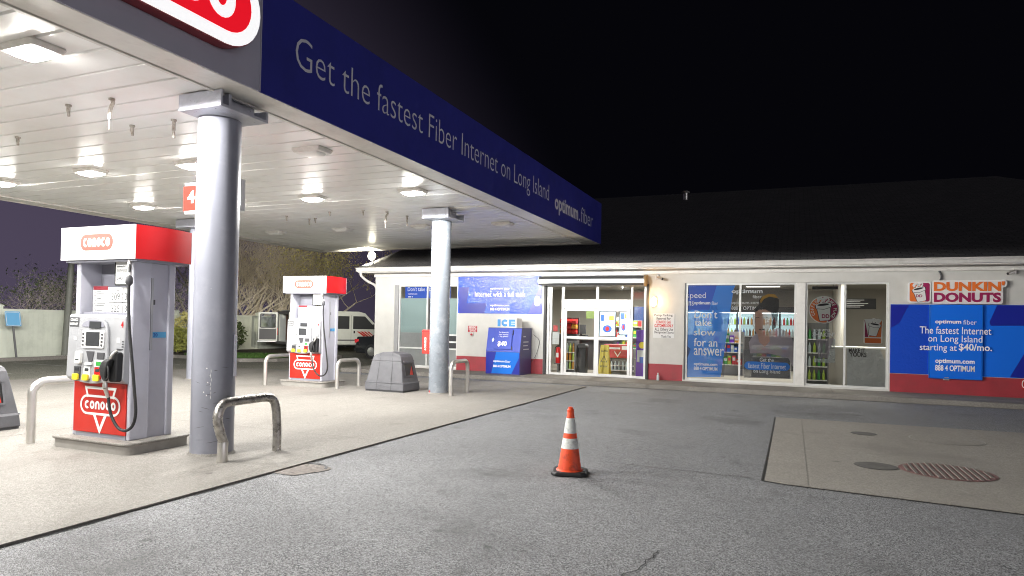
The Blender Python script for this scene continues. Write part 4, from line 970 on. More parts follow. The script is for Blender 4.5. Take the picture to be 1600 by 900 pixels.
m = sp(); m.sheet(f, pixpoly((1097, 475.5), (1129, 475), (1129, 489), (1097, 489.5)), -.003); m.build('hung_card', 'film_grey', w2)
m = sp(); ptext('JUUL', 1105, 1122, 485, 478.5, .0, n=.0); m.build('card_lettering', 'film_deep', w2)
# second pane: print of a woman's head and shoulders over dark ground
m = sp(); m.quad(f, -1.32, .02, rz0+.36, rz1-.05, -.004); m.build('window_print', 'film_dark', w2)
m = sp(); m.sheet(f, pixpoly((1162, 546), (1234, 546), (1234, 592), (1162, 590)), .0); m.build('window_print', 'film_grey', w2)
m = sp(); m.sheet(f, pixpoly((1172, 552), (1170, 535), (1176, 525), (1184, 520), (1192, 530), (1200, 518), (1216, 512), (1230, 518), (1238, 530), (1241, 556), (1240, 575), (1232, 560), (1200, 552)), .002); m.build('printed_shirt', 'film_shirt', w2)
m = sp(); m.sheet(f, pixpoly((1177, 490), (1175.5, 504), (1179, 516), (1184, 523), (1186, 534), (1195, 542), (1203, 533), (1201, 517), (1206, 503), (1207, 490), (1198, 482), (1186, 482)), .004); m.build('printed_face', 'film_skin', w2)
m = sp(); m.sheet(f, pixpoly((1178.5, 489), (1180, 481), (1186, 476), (1186, 469), (1191, 464), (1200, 461), (1210, 462), (1217, 468), (1217, 478), (1215.5, 492), (1212, 512), (1206, 516), (1206.5, 500), (1205, 488), (1196, 483.5), (1186, 484)), .006); m.ribbon(f, pixpoly((1180, 497), (1184, 495.5), (1187, 497)), .012, .008); m.ribbon(f, pixpoly((1193, 497), (1197, 495.5), (1201, 497.5)), .012, .008); m.ribbon(f, pixpoly((1186, 514.5), (1190, 515.5), (1195, 514)), .02, .008); m.build('printed_hair', 'film_hair', w2)
m = sp(); m.sheet(f, pixpoly((1187, 470), (1192, 463), (1201, 459), (1211, 460), (1216, 466), (1211, 465), (1202, 463.5), (1194, 467), (1189, 474)), .009); m.build('printed_headband', 'film_gold', w2)
m = sp(); (a, b), (c_, d_) = Q(1163, 577, FY+.11), Q(1234, 567, FY+.11); m.prism(f, capsule((a+c_)/2, (b+d_)/2, (c_-a)/2, (d_-b)/2, 8), .003, .005); m.build('print_capsule', 'film_blue', w2)
m = sp(); ptext('optimum', 1143, 1192, 460, 452, .03); ptext('fiber', 1176, 1190, 466, 461); ptext('optimum.com', 1143, 1186, 476, 471); ptext('888 4 OPTIMUM', 1143, 1192, 484, 479)
ptext('Get the', 1187, 1209, 565, 559.5); ptext('fastest Fiber Internet', 1169, 1228, 575, 569, n=.008); ptext('on Long Island', 1177, 1219, 584, 578)
m.build('print_lettering', 'film_white', w2)
# third pane: round coffee sticker
def cup(ms, fr, cu, cv_, H, tilt, n, wht='dd_white', par=None, make=None):
    """tilted paper cup with lid and steam: outline, body, coffee"""
    ca, sa = math.cos(tilt), math.sin(tilt)
    def T(pts): return [(cu+(x*ca-y*sa)*H, cv_+(x*sa+y*ca)*H) for x, y in pts]
    ob = [(-.24, -.5), (.20, -.5), (.26, -.46), (.34, .18), (.38, .2), (.40, .40), (-.40, .40), (-.38, .2), (-.34, .18), (-.28, -.46)]
    m = ms(); m.sheet(fr, T([(x*1.10, y*1.05) for x, y in ob]), n); m.ribbon(fr, T(arc(-.1, .62, .13, .13, -90, 240, 14)), .05*H, n); make('cup_outline', 'outline', m)
    m = ms(); m.sheet(fr, T(ob), n+.002); m.sheet(fr, T(ell(0, .41, .38, .11, 20)), n+.003)
    for cx in (-.13, .17): m.ribbon(fr, T([(cx+.02, .48)]+arc(cx, .68, .14, .13, -80, 220, 12)+arc(cx-.01, .66, .06, .06, 200, 20, 6)), .085*H, n+.002)
    make('cup', wht, m)
    m = ms(); m.sheet(fr, T(ell(0, .40, .31, .065, 20)), n+.005); m.ribbon(fr, T([(-.37, .21), (0, .13), (.37, .21)]), .025*H, n+.005); make('coffee', 'outline', m)
m = sp(); cu, cv_ = Q(1287, 484, FY+.11); rr_ = .36
mk_ = lambda nm, mm, q: q.build(nm, mm, w2)
m.sheet(f, ell(cu, cv_, rr_, rr_*1.0, 40), .001); m.build('sticker_disc', 'dd_white', w2)
m = sp(); m.sheet(f, [(cu+.335*math.cos(R_(a)), cv_+.335*math.sin(R_(a))) for a in range(104, 290, 6)], .003); m.build('sticker_half', 'dd_orange', w2)
m = sp(); m.sheet(f, [(cu+.335*math.cos(R_(a)), cv_+.335*math.sin(R_(a))) for a in range(-70, 104, 6)], .003); m.build('sticker_half', 'dd_magenta', w2)
cup(sp, f, cu+.01, cv_-.05, .46, R_(7), .005, 'dd_white', make=mk_)
def arctext(mm, fr, t, cx, cy, r, a0, a1, h, n, inward=False):
    for i, ch in enumerate(t):
        if ch == ' ': continue
        a = R_(a0+(a1-a0)*(i+.5)/len(t)); up = Vector((math.cos(a), math.sin(a)))*(-1 if inward else 1); rt = Vector((up.y, -up.x))
        v, fc, x0, x1, y0, y1 = text2d(ch, .03); k = h/.72
        o = Vector((cx+r*math.cos(a), cy+r*math.sin(a)))
        mm.add([fr(*(o+rt*((x-(x0+x1)/2)*k*.8)+up*((y-.36)*k)), n) for x, y in v], fc)
m = sp(); arctext(m, f, 'COFFEE', cu, cv_, .275, 215, 125, .075, .007); arctext(m, f, 'BAKE PLACE', cu, cv_, .275, 70, -48, .075, .007); m.build('sticker_lettering', 'dd_white', w2)
m = sp(); ptext('DD', 1284, 1296, 497, 491, .04, n=.012); m.build('sticker_lettering', 'dd_magenta', w2)
m = sp(); ptext("NOW WE'RE", 1271, 1297, 518, 514, .02); ptext("SHAKIN'", 1269, 1304, 526, 519.5, .03)
m.build('sticker_lettering', 'film_white', w2)
m = sp(); m.sheet(f, pixpoly((1275, 530), (1303, 528), (1293, 560), (1279, 560)), .001); m.build('printed_drink', 'film_shirt', w2)
m = sp(); m.sheet(f, pixpoly((1296, 530), (1305, 530), (1305, 567), (1272, 566), (1272, 560), (1294, 561)), .0); m.build('foil_print', 'film_milk', w2)
# fourth pane: square coffee sticker and milky poster
m = sp(); a, b = Q(1349, 537, FY+.11); c_, d_ = Q(1379, 499, FY+.11); m.sheet(f, rrect(a, c_, b, d_, .05, 4), .001); m.build('sticker_square', 'dd_white', w2)
m = sp(); hh = b+(d_-b)*.24; m.sheet(f, [(a+.03, hh+.02), ((a+c_)/2-.1, hh+.02), ((a+c_)/2-.2, d_-.03), (a+.03, d_-.03)], .003); m.build('sticker_half', 'dd_magenta', w2)
m = sp(); m.sheet(f, [((a+c_)/2-.1, hh+.02), (c_-.03, hh+.02), (c_-.03, d_-.03), ((a+c_)/2+.2, d_-.03)], .0035); m.quad(f, a+.03, c_-.03, b+.02, hh-.005, .003); m.build('sticker_half', 'dd_orange', w2)
cup(sp, f, (a+c_)/2+.02, hh+.22, .33, R_(-10), .005, 'dd_white', make=mk_)
m = sp(); m.sheet(f, pixpoly((1323, 545), (1375, 546), (1384, 565), (1384, 606), (1323, 603)), .001); m.build('milky_print', 'film_milk', w2)
m = sp(); ptext('MAKE IT', 1326, 1352, 550.5, 544.5, .03); ptext('YOURS', 1327, 1354, 557, 551, .03); m.build('print_lettering', 'outline', w2)

# ---- sliding doors
dr = MB(shop.location); bars(dr, dx0+.10, dx1-.04, .125, dz1, (), (), .06)
dr.box(-6.47, -6.40, FY+.055, FY+.135, .185, dz1-.06); dr.box(-4.36, -4.30, FY+.055, FY+.135, .185, dz1-.06)
dr.box(-6.39, -4.37, FY+.05, FY+.14, 2.14, 2.40); dr.box(-5.40, -5.33, FY+.058, FY+.132, 2.40, dz1-.06)
d_o = dr.build('door_frame', 'alu_frame', shop)
for a, b, yy in ((-6.385, -5.385, FY+.085), (-5.375, -4.375, FY+.05)):
    lf = sp(); bars(lf, a, b, .14, 2.13, (), ((a+.07, b-.07, 1.26),), .07, yy, yy+.04); l_o = lf.build('door_leaf', 'alu_frame', shop)
    m = sp(); m.add([(a+.06, yy+.02, .2), (b-.06, yy+.02, .2), (b-.06, yy+.02, 2.07), (a+.06, yy+.02, 2.07)], [(0, 1, 2, 3)]); m.build('pane', 'glass', l_o)
for a, b, z0, z1 in ((dx0+.155, -6.475, .18, dz1-.06), (-4.305, dx1-.095, .18, dz1-.06), (-6.40, -5.405, 2.40, dz1-.06), (-5.325, -4.365, 2.40, dz1-.06)):
    m = sp(); m.add([(a, FY+.1, z0), (b, FY+.1, z0), (b, FY+.1, z1), (a, FY+.1, z1)], [(0, 1, 2, 3)]); m.build('pane', 'glass', d_o)
m = sp(); m.box(dx0-.055, dx0+.02, FY-.06, FY+.05, .12, dz1); m.build('shutter_rail', 'shutter_dark', shop); m = sp(); m.box(dx1-.02, dx1+.05, FY-.06, FY+.05, .12, dz1); m.build('shutter_rail', 'shutter_dark', shop)
m = sp(); m.box(dx0+.021, dx0+.095, FY+.02, FY+.13, .12, dz1); m.build('door_jamb', 'alu_frame', shop)
# shutter housing over the door
sh = MB(shop.location); hb = [(FY-.002, 2.84), (FY-.27, 2.80), (FY-.33, 2.87), (FY-.335, 2.97), (FY-.28, 3.06), (FY-.002, 3.10)]
XF = Fr((0, 0, 0), (0, 1, 0), (0, 0, 1), (1, 0, 0))
hx0, hx1 = -7.10, -3.92
sh.prism(XF, hb, hx0, hx1); s_o = sh.build('shutter_housing', 'shutter_alu', shop)
m = sp(); m.prism(XF, [(FY-.002, 2.82), (FY-.26, 2.78), (FY-.34, 2.86), (FY-.345, 2.975), (FY-.29, 3.08), (FY-.002, 3.115)], hx1+.001, hx1+.05); m.build('end_cap', 'brass_cap', s_o)
m = sp(); m.box(hx0, hx1, FY-.34, FY-.20, 3.085, 3.11); m.build('housing_lip', 'white', s_o)
m = sp(); m.add([(hx0+.01, FY-.335, 2.995), (hx1-.01, FY-.335, 2.995), (hx1-.01, FY-.286, 3.066), (hx0+.01, FY-.286, 3.066)], [(0, 1, 2, 3)]); m.add([(hx0+.01, FY-.272, 2.802), (hx1-.01, FY-.272, 2.802), (hx1-.01, FY-.332, 2.866), (hx0+.01, FY-.332, 2.866)], [(0, 1, 2, 3)]); m.build('housing_band', 'shutter_dark', s_o)
m = sp(); m.quad(south(FY-.338), -6.0, -5.5, 2.885, 2.965, .002); m.build('label_plate', 'paper', s_o)
m = sp(); m.text(south(FY-.338), 'Alphon', -5.86, -5.58, 2.90, 2.955, weight=.01, n=.005); m.build('plate_lettering', 'black', s_o)
# cable hook and electrical stub on the right wall
m = sp(); q0 = Q(1460, 444); q1 = Q(1466, 421)
m.tube(spline([(q0[0]-.12, FY-.03, q0[1]), (q0[0]+.05, FY-.05, q0[1]+.0), (q1[0]+.06, FY-.05, (q0[1]+q1[1])/2), (q1[0], FY-.02, q1[1])]), .022, 8); m.build('conduit', 'dark_grey', shop, smooth=50)

# ================================================================== SHOP FRONT THINGS
f = south(FY)
# left banner
(ba, bt), (bb, bz) = Q(716.5, 432.5), Q(849, 491)
ban = thing('wall_banner', 'crinkled blue wall banner with white lettering left of the shop doors', 'banner', (ba, FY, bz))
def bp_(): return MB(ban.location)
m = bp_(); m.box(ba+.003, bb-.06, FY-.014, FY-.001, bz, bt); m.build('sheet', 'banner_blue_crinkled', ban)
fb = south(FY-.014)
m = bp_(); m.sheet(fb, pixpoly((717.5, 449), (733, 449), (729, 474), (717.5, 474), y=FY-.014), .003); m.build('dark_shape', 'banner_dark', ban); m = bp_(); m.sheet(fb, pixpoly((717.5, 474), (760, 474), (757, 489.5), (717.5, 489.5), y=FY-.014), .004); m.build('dark_shape', 'banner_dark', ban); m = bp_(); m.sheet(fb, pixpoly((842, 451), (847, 449), (847, 490), (825, 490), y=FY-.014), .003); m.build('dark_shape', 'banner_dark', ban)
for a_ in (('optimum', 766, 786, 453, 449.5, .03), ('fiber', 788, 797, 453, 449.5, 0), ('Internet with a full tank', 742, 821, 464, 455.5, .012), ('optimum.com', 766, 796, 479.5, 475.5, .03), ('888 4 OPTIMUM', 766, 796, 485, 481, .03)):
    m = bp_(); ptext(*a_, .006, FY-.014); m.build('lettering', 'letter_white', ban)
# right banner
(ba, bt), (_, bz) = Q(1391.5, 475.5), Q(1391.5, 585); br = 5.9; bz = .585
bn2 = thing('wall_banner', 'wide blue wall banner advertising internet, below the coffee shop sign', 'banner', (ba, FY, bz))
def b2_(): return MB(bn2.location)
m = b2_(); m.box(ba, 3.07, FY-.014, FY-.001, bz, bt); m.build('sheet', 'banner_blue_crinkled', bn2)
m = b2_(); m.box(3.071, br, FY-.0142, FY-.001, bz, bt-.002); m.build('sheet', 'banner_blue', bn2)
m = b2_(); m.sheet(fb, pixpoly((1558, 477), (1600, 477), (1640, 477), (1640, 509), (1548, 509), (1546, 503), y=FY-.014), .003); m.build('dark_shape', 'banner_dark', bn2); m = b2_(); m.sheet(fb, pixpoly((1600, 553), (1640, 500), (1640, 594), (1578, 589), y=FY-.014), .003)
m.build('dark_shape', 'banner_dark', bn2)
m = b2_(); m.sheet(fb, pixpoly((1392, 477), (1420, 477), (1405, 505), (1392, 512), y=FY-.014), .003); m.build('dark_shape', 'banner_dark', bn2)
m = b2_(); m.box(3.09, 4.155, FY-.07, FY-.02, .52, bt-.005); pn = m.build('raised_panel', 'banner_blue', bn2, bevel=.006)
m = b2_(); m.box(3.075, 4.17, FY-.076, FY-.019, .50, .519); m.box(3.072, 3.089, FY-.076, FY-.019, .5, bt-.005); m.box(4.156, 4.173, FY-.076, FY-.019, .52, bt-.005); m.build('panel_edge', 'banner_light', pn)
FP = FY-.07
def two(t, x0, x1, yb, yt, w):
    global m
    m = b2_(); ptext(t, x0, x1, yb, yt, w, .004, FP-.004); m.build('lettering', 'letter_white', bn2)
two('optimum', 1461, 1502, 507, 500, .03); two('fiber', 1505, 1526, 507, 500, -.002)
two('The fastest Internet', 1437, 1549, 521.0, 511.5, .003); two('on Long Island', 1450, 1535, 536.8, 525, .003); two('starting at', 1437, 1495, 550, 539, .003); two('$40/mo.', 1498, 1550, 549, 538, .02)
two('optimum.com', 1461, 1523, 569, 562, .03); two('888 4 OPTIMUM', 1461, 1523, 579, 572, .025)
# coffee shop sign
(ca_, cz_), (cb_, ct_) = Q(1418, 474), Q(1573, 434)
cs = thing('coffee_sign', 'raised orange and magenta coffee and doughnut sign with a paper cup', 'sign', (ca_, FY, cz_))
def c_p(): return MB(cs.location)
fq = south(FY-.12)
def rowbox(x0, x1, yb, yt): (a, b), (c, d) = Q(x0, yb, FY-.12), Q(x1, yt, FY-.12); return a, c, b, d
m = c_p()
a, c, b, d = rowbox(1419, 1455, 473, 440); m.prism(fq, rrect(a, c, b, d, .06, 5), -.11, 0); ic = (a, c, b, d)
for t_, bx, q_ in (("DUNKIN'", rowbox(1459, 1570, 455, 439.5), 0), ('DONUTS', rowbox(1459, 1564, 472, 457), .0012)):
    v_, f_, xa, xb, ya, yb_ = text2d(t_, .045); kx = (bx[1]-bx[0])/(xb-xa)
    for i_, (lo, hi, fs) in enumerate(islands(v_, f_)):
        zz = [v_[k_][1] for q in fs for k_ in q]; kz = (bx[3]-bx[2])/(yb_-ya); g_ = .042
        m.prism(fq, rrect(bx[0]+(lo-xa)*kx-g_, bx[0]+(hi-xa)*kx+g_, bx[2]+(min(zz)-ya)*kz-g_, bx[2]+(max(zz)-ya)*kz+g_, .06, 4), -.11+q_, q_+.0006*(i_ % 2))
m.build('backing', 'dd_white', cs)
for t_, mm, bx in (("DUNKIN'", 'dd_orange', rowbox(1459, 1570, 455, 439.5)), ('DONUTS', 'dd_magenta', rowbox(1459, 1564, 472, 457))):
    m = c_p(); m.text(fq, t_, bx[0], bx[1], bx[2], bx[3], weight=.045, n=.012); m.text(fq, t_, bx[0], bx[1], bx[2], bx[3], weight=.045, n=.010); m.build('letters', mm, cs)
a, c, b, d = ic
m = c_p(); m.sheet(fq, rrect(a+.03, c-.03, b+.03, d-.03, .05, 4), .002); m.build('icon_half', 'dd_orange', cs)
m = c_p(); m.sheet(fq, [((a+c)/2+.12, b+.03), (c-.06, b+.03), (c-.03, b+.06), (c-.03, d-.06), (c-.06, d-.03), ((a+c)/2+.0, d-.03)], .004); m.build('icon_half', 'dd_magenta', cs)
cup(c_p, fq, (a+c)/2+.01, (b+d)/2-.05, .35, R_(14), .006, 'dd_white', make=lambda nm, mm, q: q.build(nm, mm, cs))
m = c_p(); u, v = Q(1436, 462, FY-.12); m.text(fq, 'DD', u-.07, u+.07, v-.04, v+.03, weight=.04, n=.014); m.build('letters', 'dd_magenta', cs)

# ice box
ic_ = thing('ice_freezer', 'blue ice freezer with a sloping printed front and an ICE header, beside the doors', 'ice freezer', (-7.94, 18.7, .12))
x0, x1 = -.55, .55; yb, yf = .46, -.46; H = 1.39
m = MB(); prof = [(yf, .0), (yf, .68), (yf+.15, H), (yb, H), (yb, .0)]
m.prism(XF, prof, x0, x1); m.build('cabinet', 'ice_side', ic_, bevel=.012)
ff = south(yf); m = MB(); m.fbox(ff, x0+.005, x1-.005, .03, .675, .001, .008); m.build('lower_panel', 'banner_dark', ic_)
m = MB(); m.sheet(ff, [(-.36, .03), (.29, .03), (.52, .5), (.53, .67), (-.21, .67)], .0105); m.build('panel_print', 'banner_light', ic_)
sl = Fr((0, yf, .68), (1, 0, 0), Vector((0, .15, .71)).normalized(), Vector((0, -.71, .15)).normalized())
m = MB(); m.fbox(sl, x0+.005, x1-.005, .005, .71, .001, .008); m.build('upper_panel', 'ice_blue', ic_)
m = MB(); m.fbox(sl, -.30, .27, .06, .65, .009, .04); dr_ = m.build('door', 'ice_blue', ic_, bevel=.012)
m = MB(); m.fbox(sl, -.345, -.315, .30, .40, .009, .05); m.fbox(sl, -.36, -.30, .33, .36, .05, .06); m.build('handle', 'chrome', dr_)
m = MB(); m.fbox(sl, .272, .292, .50, .65, .009, .045); m.fbox(sl, .272, .292, .06, .16, .009, .045); m.build('hinge', 'black', dr_)
m = MB(); m.text(sl, '$40', -.18, .12, .14, .31, weight=.03, n=.043); m.text(sl, 'Put down the', -.16, .14, .555, .60, n=.043); m.text(sl, 'slow internet', -.16, .14, .49, .535, n=.043); m.text(sl, '1 Gig speeds!', -.16, .14, .425, .47, n=.043); m.build('lettering', 'letter_white', dr_)
m = MB(); m.text(ff, 'optimum', -.30, .07, .35, .425, weight=.03, n=.013); m.text(ff, 'fiber', .09, .26, .355, .435, n=.013); m.text(ff, '888 4 OPTIMUM', -.30, .26, .21, .285, weight=.03, n=.013); m.build('lettering', 'letter_white', ic_)
se = east(x1); m = MB()
for i, w_ in enumerate((.2, .42, .36, .46)): m.quad(se, -.22, -.22+w_, 1.12-i*.11-(.05 if i else 0), 1.15-i*.11-(.05 if i else 0), .004)
m.build('side_print', 'letter_grey', ic_)
m = MB(); m.box(-.34, .36, -.30, .14, H+.001, H+.29); m.box(-.6, .57, yf+.1, yb+.02, H, H+.012); hd = m.build('header_box', 'wall_cream', ic_, bevel=.006)
hf = south(-.30)
m = MB(); m.quad(hf, -.26, -.16, H+.04, H+.25, .003); m.ribbon(hf, arc(-.015, H+.145, .08, .072, 40, 320, 14), .07, .003); m.quad(hf, .11, .31, H+.04, H+.25, .003); m.build('header_letters', 'ice_letter', hd)
m = MB(); m.quad(hf, .18, .313, H+.165, H+.182, .006); m.quad(hf, .18, .313, H+.105, H+.122, .006); m.build('letter_gaps', 'white', hd)
m = MB(); m.tube(spline([(.62, .44, 1.2), (.80, .47, 1.0), (.72, .44, .6), (.60, .35, .35)]), .008, 6); m.build('power_cable', 'dark_grey', ic_)
# parking notice
(a, t1), (c, b1_) = Q(1021, 489.5), Q(1053.5, 528.5)
pnot = thing('parking_sign', 'white pump parking notice on the wall right of the doors', 'sign', (a, FY, b1_))
m = MB(pnot.location); m.box(a, c, FY-.012, FY-.001, b1_, t1); m.build('plate', 'paper', pnot)
m = MB(pnot.location); 
def nt_(t, x0, x1, yb, yt, w): ptext(t, x0, x1, yb, yt, w, .003, FY-.012)
nt_('Pump Parking', 1022.5, 1051, 495, 490.8, .01); nt_('Reserved For', 1026, 1048, 499.5, 495.8, .01); nt_('ALL Others Use', 1023, 1051.5, 516.5, 512.3, .01); nt_('Designated Spots', 1022, 1052.5, 521.8, 517.6, .01); nt_('Thank You', 1033, 1048, 527.5, 524, .01); m.build('lettering', 'black', pnot)
m = MB(pnot.location); nt_('CONOCO GAS', 1025.5, 1048, 505.3, 501, .03); nt_('CUSTOMERS ONLY', 1022.5, 1052, 511, 506.7, .03); m.build('lettering', 'red', pnot)
# red notice and hook
(a, t1), (c, b1_) = Q(731.5, 509), Q(745.5, 519)
rn = thing('notice_plate', 'small red notice plate on the cream wall left of the ice freezer', 'sign', (a, FY, b1_))
m = MB(rn.location); m.box(a, c, FY-.01, FY-.001, b1_, t1); m.build('plate', 'sign_red', rn)
m = MB(rn.location); nt_('EMERGENCY', 732.5, 744.5, 512.3, 510, .02); nt_('FUEL SHUT OFF', 732.5, 744.5, 515.3, 513, .02); nt_('BUTTON', 734, 743, 518.2, 516, .02); m.build('lettering', 'white', rn)
u, v = Q(738, 522.5); sb = thing('shutoff_button', 'small grey shut-off button under the red notice plate', 'button', (u, FY, v))
m = MB(sb.location); m.box(u-.05, u+.05, FY-.05, FY-.001, v-.06, v+.06); m.build('box', 'steel', sb, bevel=.01)
m = MB(sb.location); m.prism(f, ell(u, v, .035, .035, 14), .05, .08); m.build('knob', 'sign_red', sb)
# wall lamps
def wall_lamp(px, py, glow, col, w, label, yw):
    u, v = Q(px, py, yw); t = thing('wall_lamp', label, 'wall lamp', (u, yw, v), 0, 'oval bulkhead lamps beside the shop doors')
    g = south(0)
    m = MB(); m.prism(g, rrect(-.085, .085, -.15, .15, .08, 8), 0.001, .03); m.build('backplate', 'alu_frame', t, smooth=40)
    m = MB(); m.loft([[g(a*s, b*s2, n) for a, b in rrect(-.07, .07, -.135, .135, .068, 8)] for s, s2, n in ((1, 1, .03), (.97, .98, .06), (.8, .9, .085), (.4, .6, .097))]); m.build('globe', glow, t, smooth=60)
    lamp('light_source', t, (0, -.16, 0), 'POINT', w, col, shadow_soft_size=.06)
wall_lamp(1022.3, 471.5, 'globe_warm', (1.0, .60, .25), 15, 'warm oval wall lamp above the parking notice', FY)
wall_lamp(840, 470.5, 'globe_white', (1.0, .95, .85), 9, 'white oval wall lamp on the crinkled blue banner', FY-.016)
# flood lamp on the eave
u = wp(582, 400, 'y', EV)
fl = thing('flood_lamp', 'round glowing flood lamp on the roof edge at the shop corner', 'flood lamp', u)
m = MB(); m.lathe([(.02, -.30), (.02, -.1)], (0, .06, 0), 8); m.lathe([(.06, -.06), (.10, 0), (.06, .05)], (0, .07, 0), 14); m.build('bracket', 'dark_grey', fl, smooth=40)
m = MB(); m.loft([[(r*math.cos(x), -.0-d, r*math.sin(x)) for x in [2*PI*i/18 for i in range(18)]] for r, d in ((.10, -.02), (.14, .02), (.15, .05), (.11, .09), (.04, .11))]); m.build('globe', 'flood_on', fl, smooth=60)
fa = lamp('light_source', fl, (-.05, -.05, .0), 'SPOT', 14000, (1.0, .93, .74), spot_size=R_(62), spot_blend=.7, shadow_soft_size=.12); fa.rotation_euler = Vector((-.58, .81, .0)).to_track_quat('-Z', 'Y').to_euler()
# cameras
def cam_box(px, py, s, label):
    u, v = Q(px, py, FY-.2); t = thing('security_camera', label, 'camera', (u, FY, v), 0, 'small security cameras on the shop wall')
    m = MB(); m.lathe([(.05, -.06), (.05, .06)], (0, -.03, .02), 12); m.tube([(0, -.02, .02), (-.02*s, -.10, .0), (-.08*s, -.16, -.01)], .015, 8); m.build('mount', 'steel', t, smooth=40)
    d = Vector((-.8*s, -.55, -.35)).normalized(); p0 = Vector((-.06*s, -.15, -.0))
    m = MB(); m.tube([p0-d*.06, p0+d*.14], .04, 12); hs_ = m.build('body', 'steel', t, smooth=40)
    m = MB(); m.tube([p0+d*.1405, p0+d*.145], .03, 12); m.build('lens', 'black', hs_)
cam_box(1588, 424.5, 1, 'grey security camera under the eave at the right end of the wall'); cam_box(1026, 433.5, -1, 'small security camera under the eave above the warm wall lamp')
# bottle and meter box
u, v = Q(1028, 589, FY-.18); bo = thing('drink_bottle', 'small pale bottle standing on the sidewalk against the red wall base', 'bottle', (u, FY-.18, .121))
m = MB(); m.lathe([(.035, 0), (.037, .02), (.037, .13), (.015, .17), (.014, .19)], (0, 0, 0), 14); m.build('body', 'goods_clear', bo, smooth=40)
m = MB(); m.lathe([(.017, .185), (.017, .21)], (0, 0, 0), 10); m.build('cap', 'white', bo)
u, v = Q(1478, 591); mb_ = thing('outlet_box', 'small grey outlet box on the red band under the blue banner panel', 'outlet box', (u, FY, v))
m = MB(); m.box(-.06, .06, -.06, -.009, -.045, .045); m.build('box', 'steel', mb_, bevel=.006); m = MB(); m.box(-.045, .045, -.072, -.061, -.03, .03); m.build('cover', 'window_panel', mb_, bevel=.003)
u, v = Q(1598, 600); gs = thing('notice_plate', 'small red and white round notice at the right end of the red band', 'sign', (u, FY, v))
m = MB(); m.prism(south(0), ell(.03, 0, .07, .13, 20), .009, .016); m.build('plate', 'panel_red', gs); m = MB(); m.ribbon(south(0), ell(.03, 0, .045, .09, 16), .02, .019, closed=True); m.build('print', 'white', gs)

# ================================================================== INSIDE THE SHOP
def cooler(x0, x1, y, label, z0=.13, z1=2.45):
    t = thing('drinks_cooler', label, 'cooler', ((x0+x1)/2, y, .126), 0, 'lit drinks coolers along the back of the shop')
    o = Vector(((x0+x1)/2, y, .126)); w = (x1-x0)/2; H = z1-z0
    m = MB(); m.box(-w, -w+.05, 0, .6, 0, H); m.box(w-.05, w, 0, .6, 0, H); m.box(-w+.05, w-.05, 0, .6, H-.22, H); m.box(-w+.05, w-.05, 0, .6, 0, .2); m.box(-w+.05, w-.05, .57, .6, .2, H-.22); m.build('case', 'dark_grey', t)
    m = MB(); m.box(-w+.06, w-.06, .55, .565, 1.25, H-.2); m.build('light_panel', 'cooler_light', t)
    m = MB(); m.box(-w+.06, w-.06, .02, .05, H-.24, H-.221); m.build('light_strip', 'cooler_strip', t)
    m = MB(); m.box(-w+.05, w-.05, .005, .02, .2, 1.18); m.build('lower_panel', 'inside_dark', t)
    m = MB()
    for z in (.7, 1.22, 1.64): m.box(-w+.05, w-.05, .1, .54, z, z+.02)
    m.build('shelf', 'white', t)
    m = MB(); n_ = max(1, round((x1-x0)/.7))
    for i in range(n_+1): u = -w+.03+(2*w-.06)*i/n_; m.box(u-.03, u+.03, -.03, -.001, .2, H-.22)
    m.build('door_frame', 'black', t)
    return t
GOODS = ['green', 'amber', 'cola', 'blue', 'scarlet', 'clear', 'lime', 'amber', 'clear']
proto = {}
def bottle(kind, x, y, z, label, group):
    if kind not in proto:
        m = MB(); m.lathe([(.038, 0), (.04, .03), (.04, .17), (.018, .23), (.016, .27), (.001, .272)], (0, 0, 0), 10)
        o = m.build('shelf_bottle', 'goods_'+kind, smooth=40); proto[kind] = o
    else:
        o = proto[kind].copy(); C.objects.link(o)
    o.location = (x, y, z); tag(o, label, 'bottle', group)
def fill(x0, x1, y, zs, step=.105):
    for z in zs:
        x = x0+.12
        while x < x1-.1:
            k_ = rnd.choice(GOODS)
            bottle(k_, x, y+.2+rnd.uniform(-.03, .03), .126+z+.021, '%s drink bottle on a lit cooler shelf at the back of the shop' % {'cola': 'dark brown', 'clear': 'pale clear', 'scarlet': 'red', 'lime': 'lime green'}.get(k_, k_), 'bottles in the lit coolers'); x += step*rnd.uniform(.9, 1.25)
for a, b, l in ((-4.15, -2.75, 'lit drinks cooler behind the blue printed pane, left one'), (-2.62, -1.25, 'lit drinks cooler in the middle, behind the printed woman'), (-1.12, .2, 'lit drinks cooler farthest right beside the partition')):
    cooler(a, b, 26.2, l); fill(a, b, 26.2, (1.22, 1.64), .105)
# standing shelf with bottles behind the door, left side
def gondola(x, y, w, d, h, label, shelves=3):
    t = thing('goods_shelf', label, 'shelf', (x, y, .126), 0, 'low goods shelves inside the shop')
    m = MB(); m.box(-w, -w+.03, -d, d, 0, h); m.box(w-.03, w, -d, d, 0, h); m.box(-w+.03, w-.03, -.015, .015, 0, h); m.build('rack', 'alu_dark', t)
    for i in range(shelves): m = MB(); z = .1+i*(h-.2)/shelves; m.box(-w+.03, w-.03, -d, d, z, z+.025); m.build('shelf', 'white', t)
    return [.126+.1+i*(h-.2)/shelves+.026 for i in range(shelves)]
zs = gondola(-6.52, 20.35, .23, .2, 1.0, 'low white shelf of bottles behind the left door leaf')
for z in zs[:3]:
    for i in range(4): bottle(rnd.choice(['lime', 'lime', 'clear', 'amber']), -6.68+i*.105, 20.2, z, 'bottle on the low shelf behind the left door leaf', 'bottles behind the left door leaf')
zs = gondola(-4.95, 20.9, .42, .22, .5, 'low shelf of water bottles behind the right door leaf', 2)
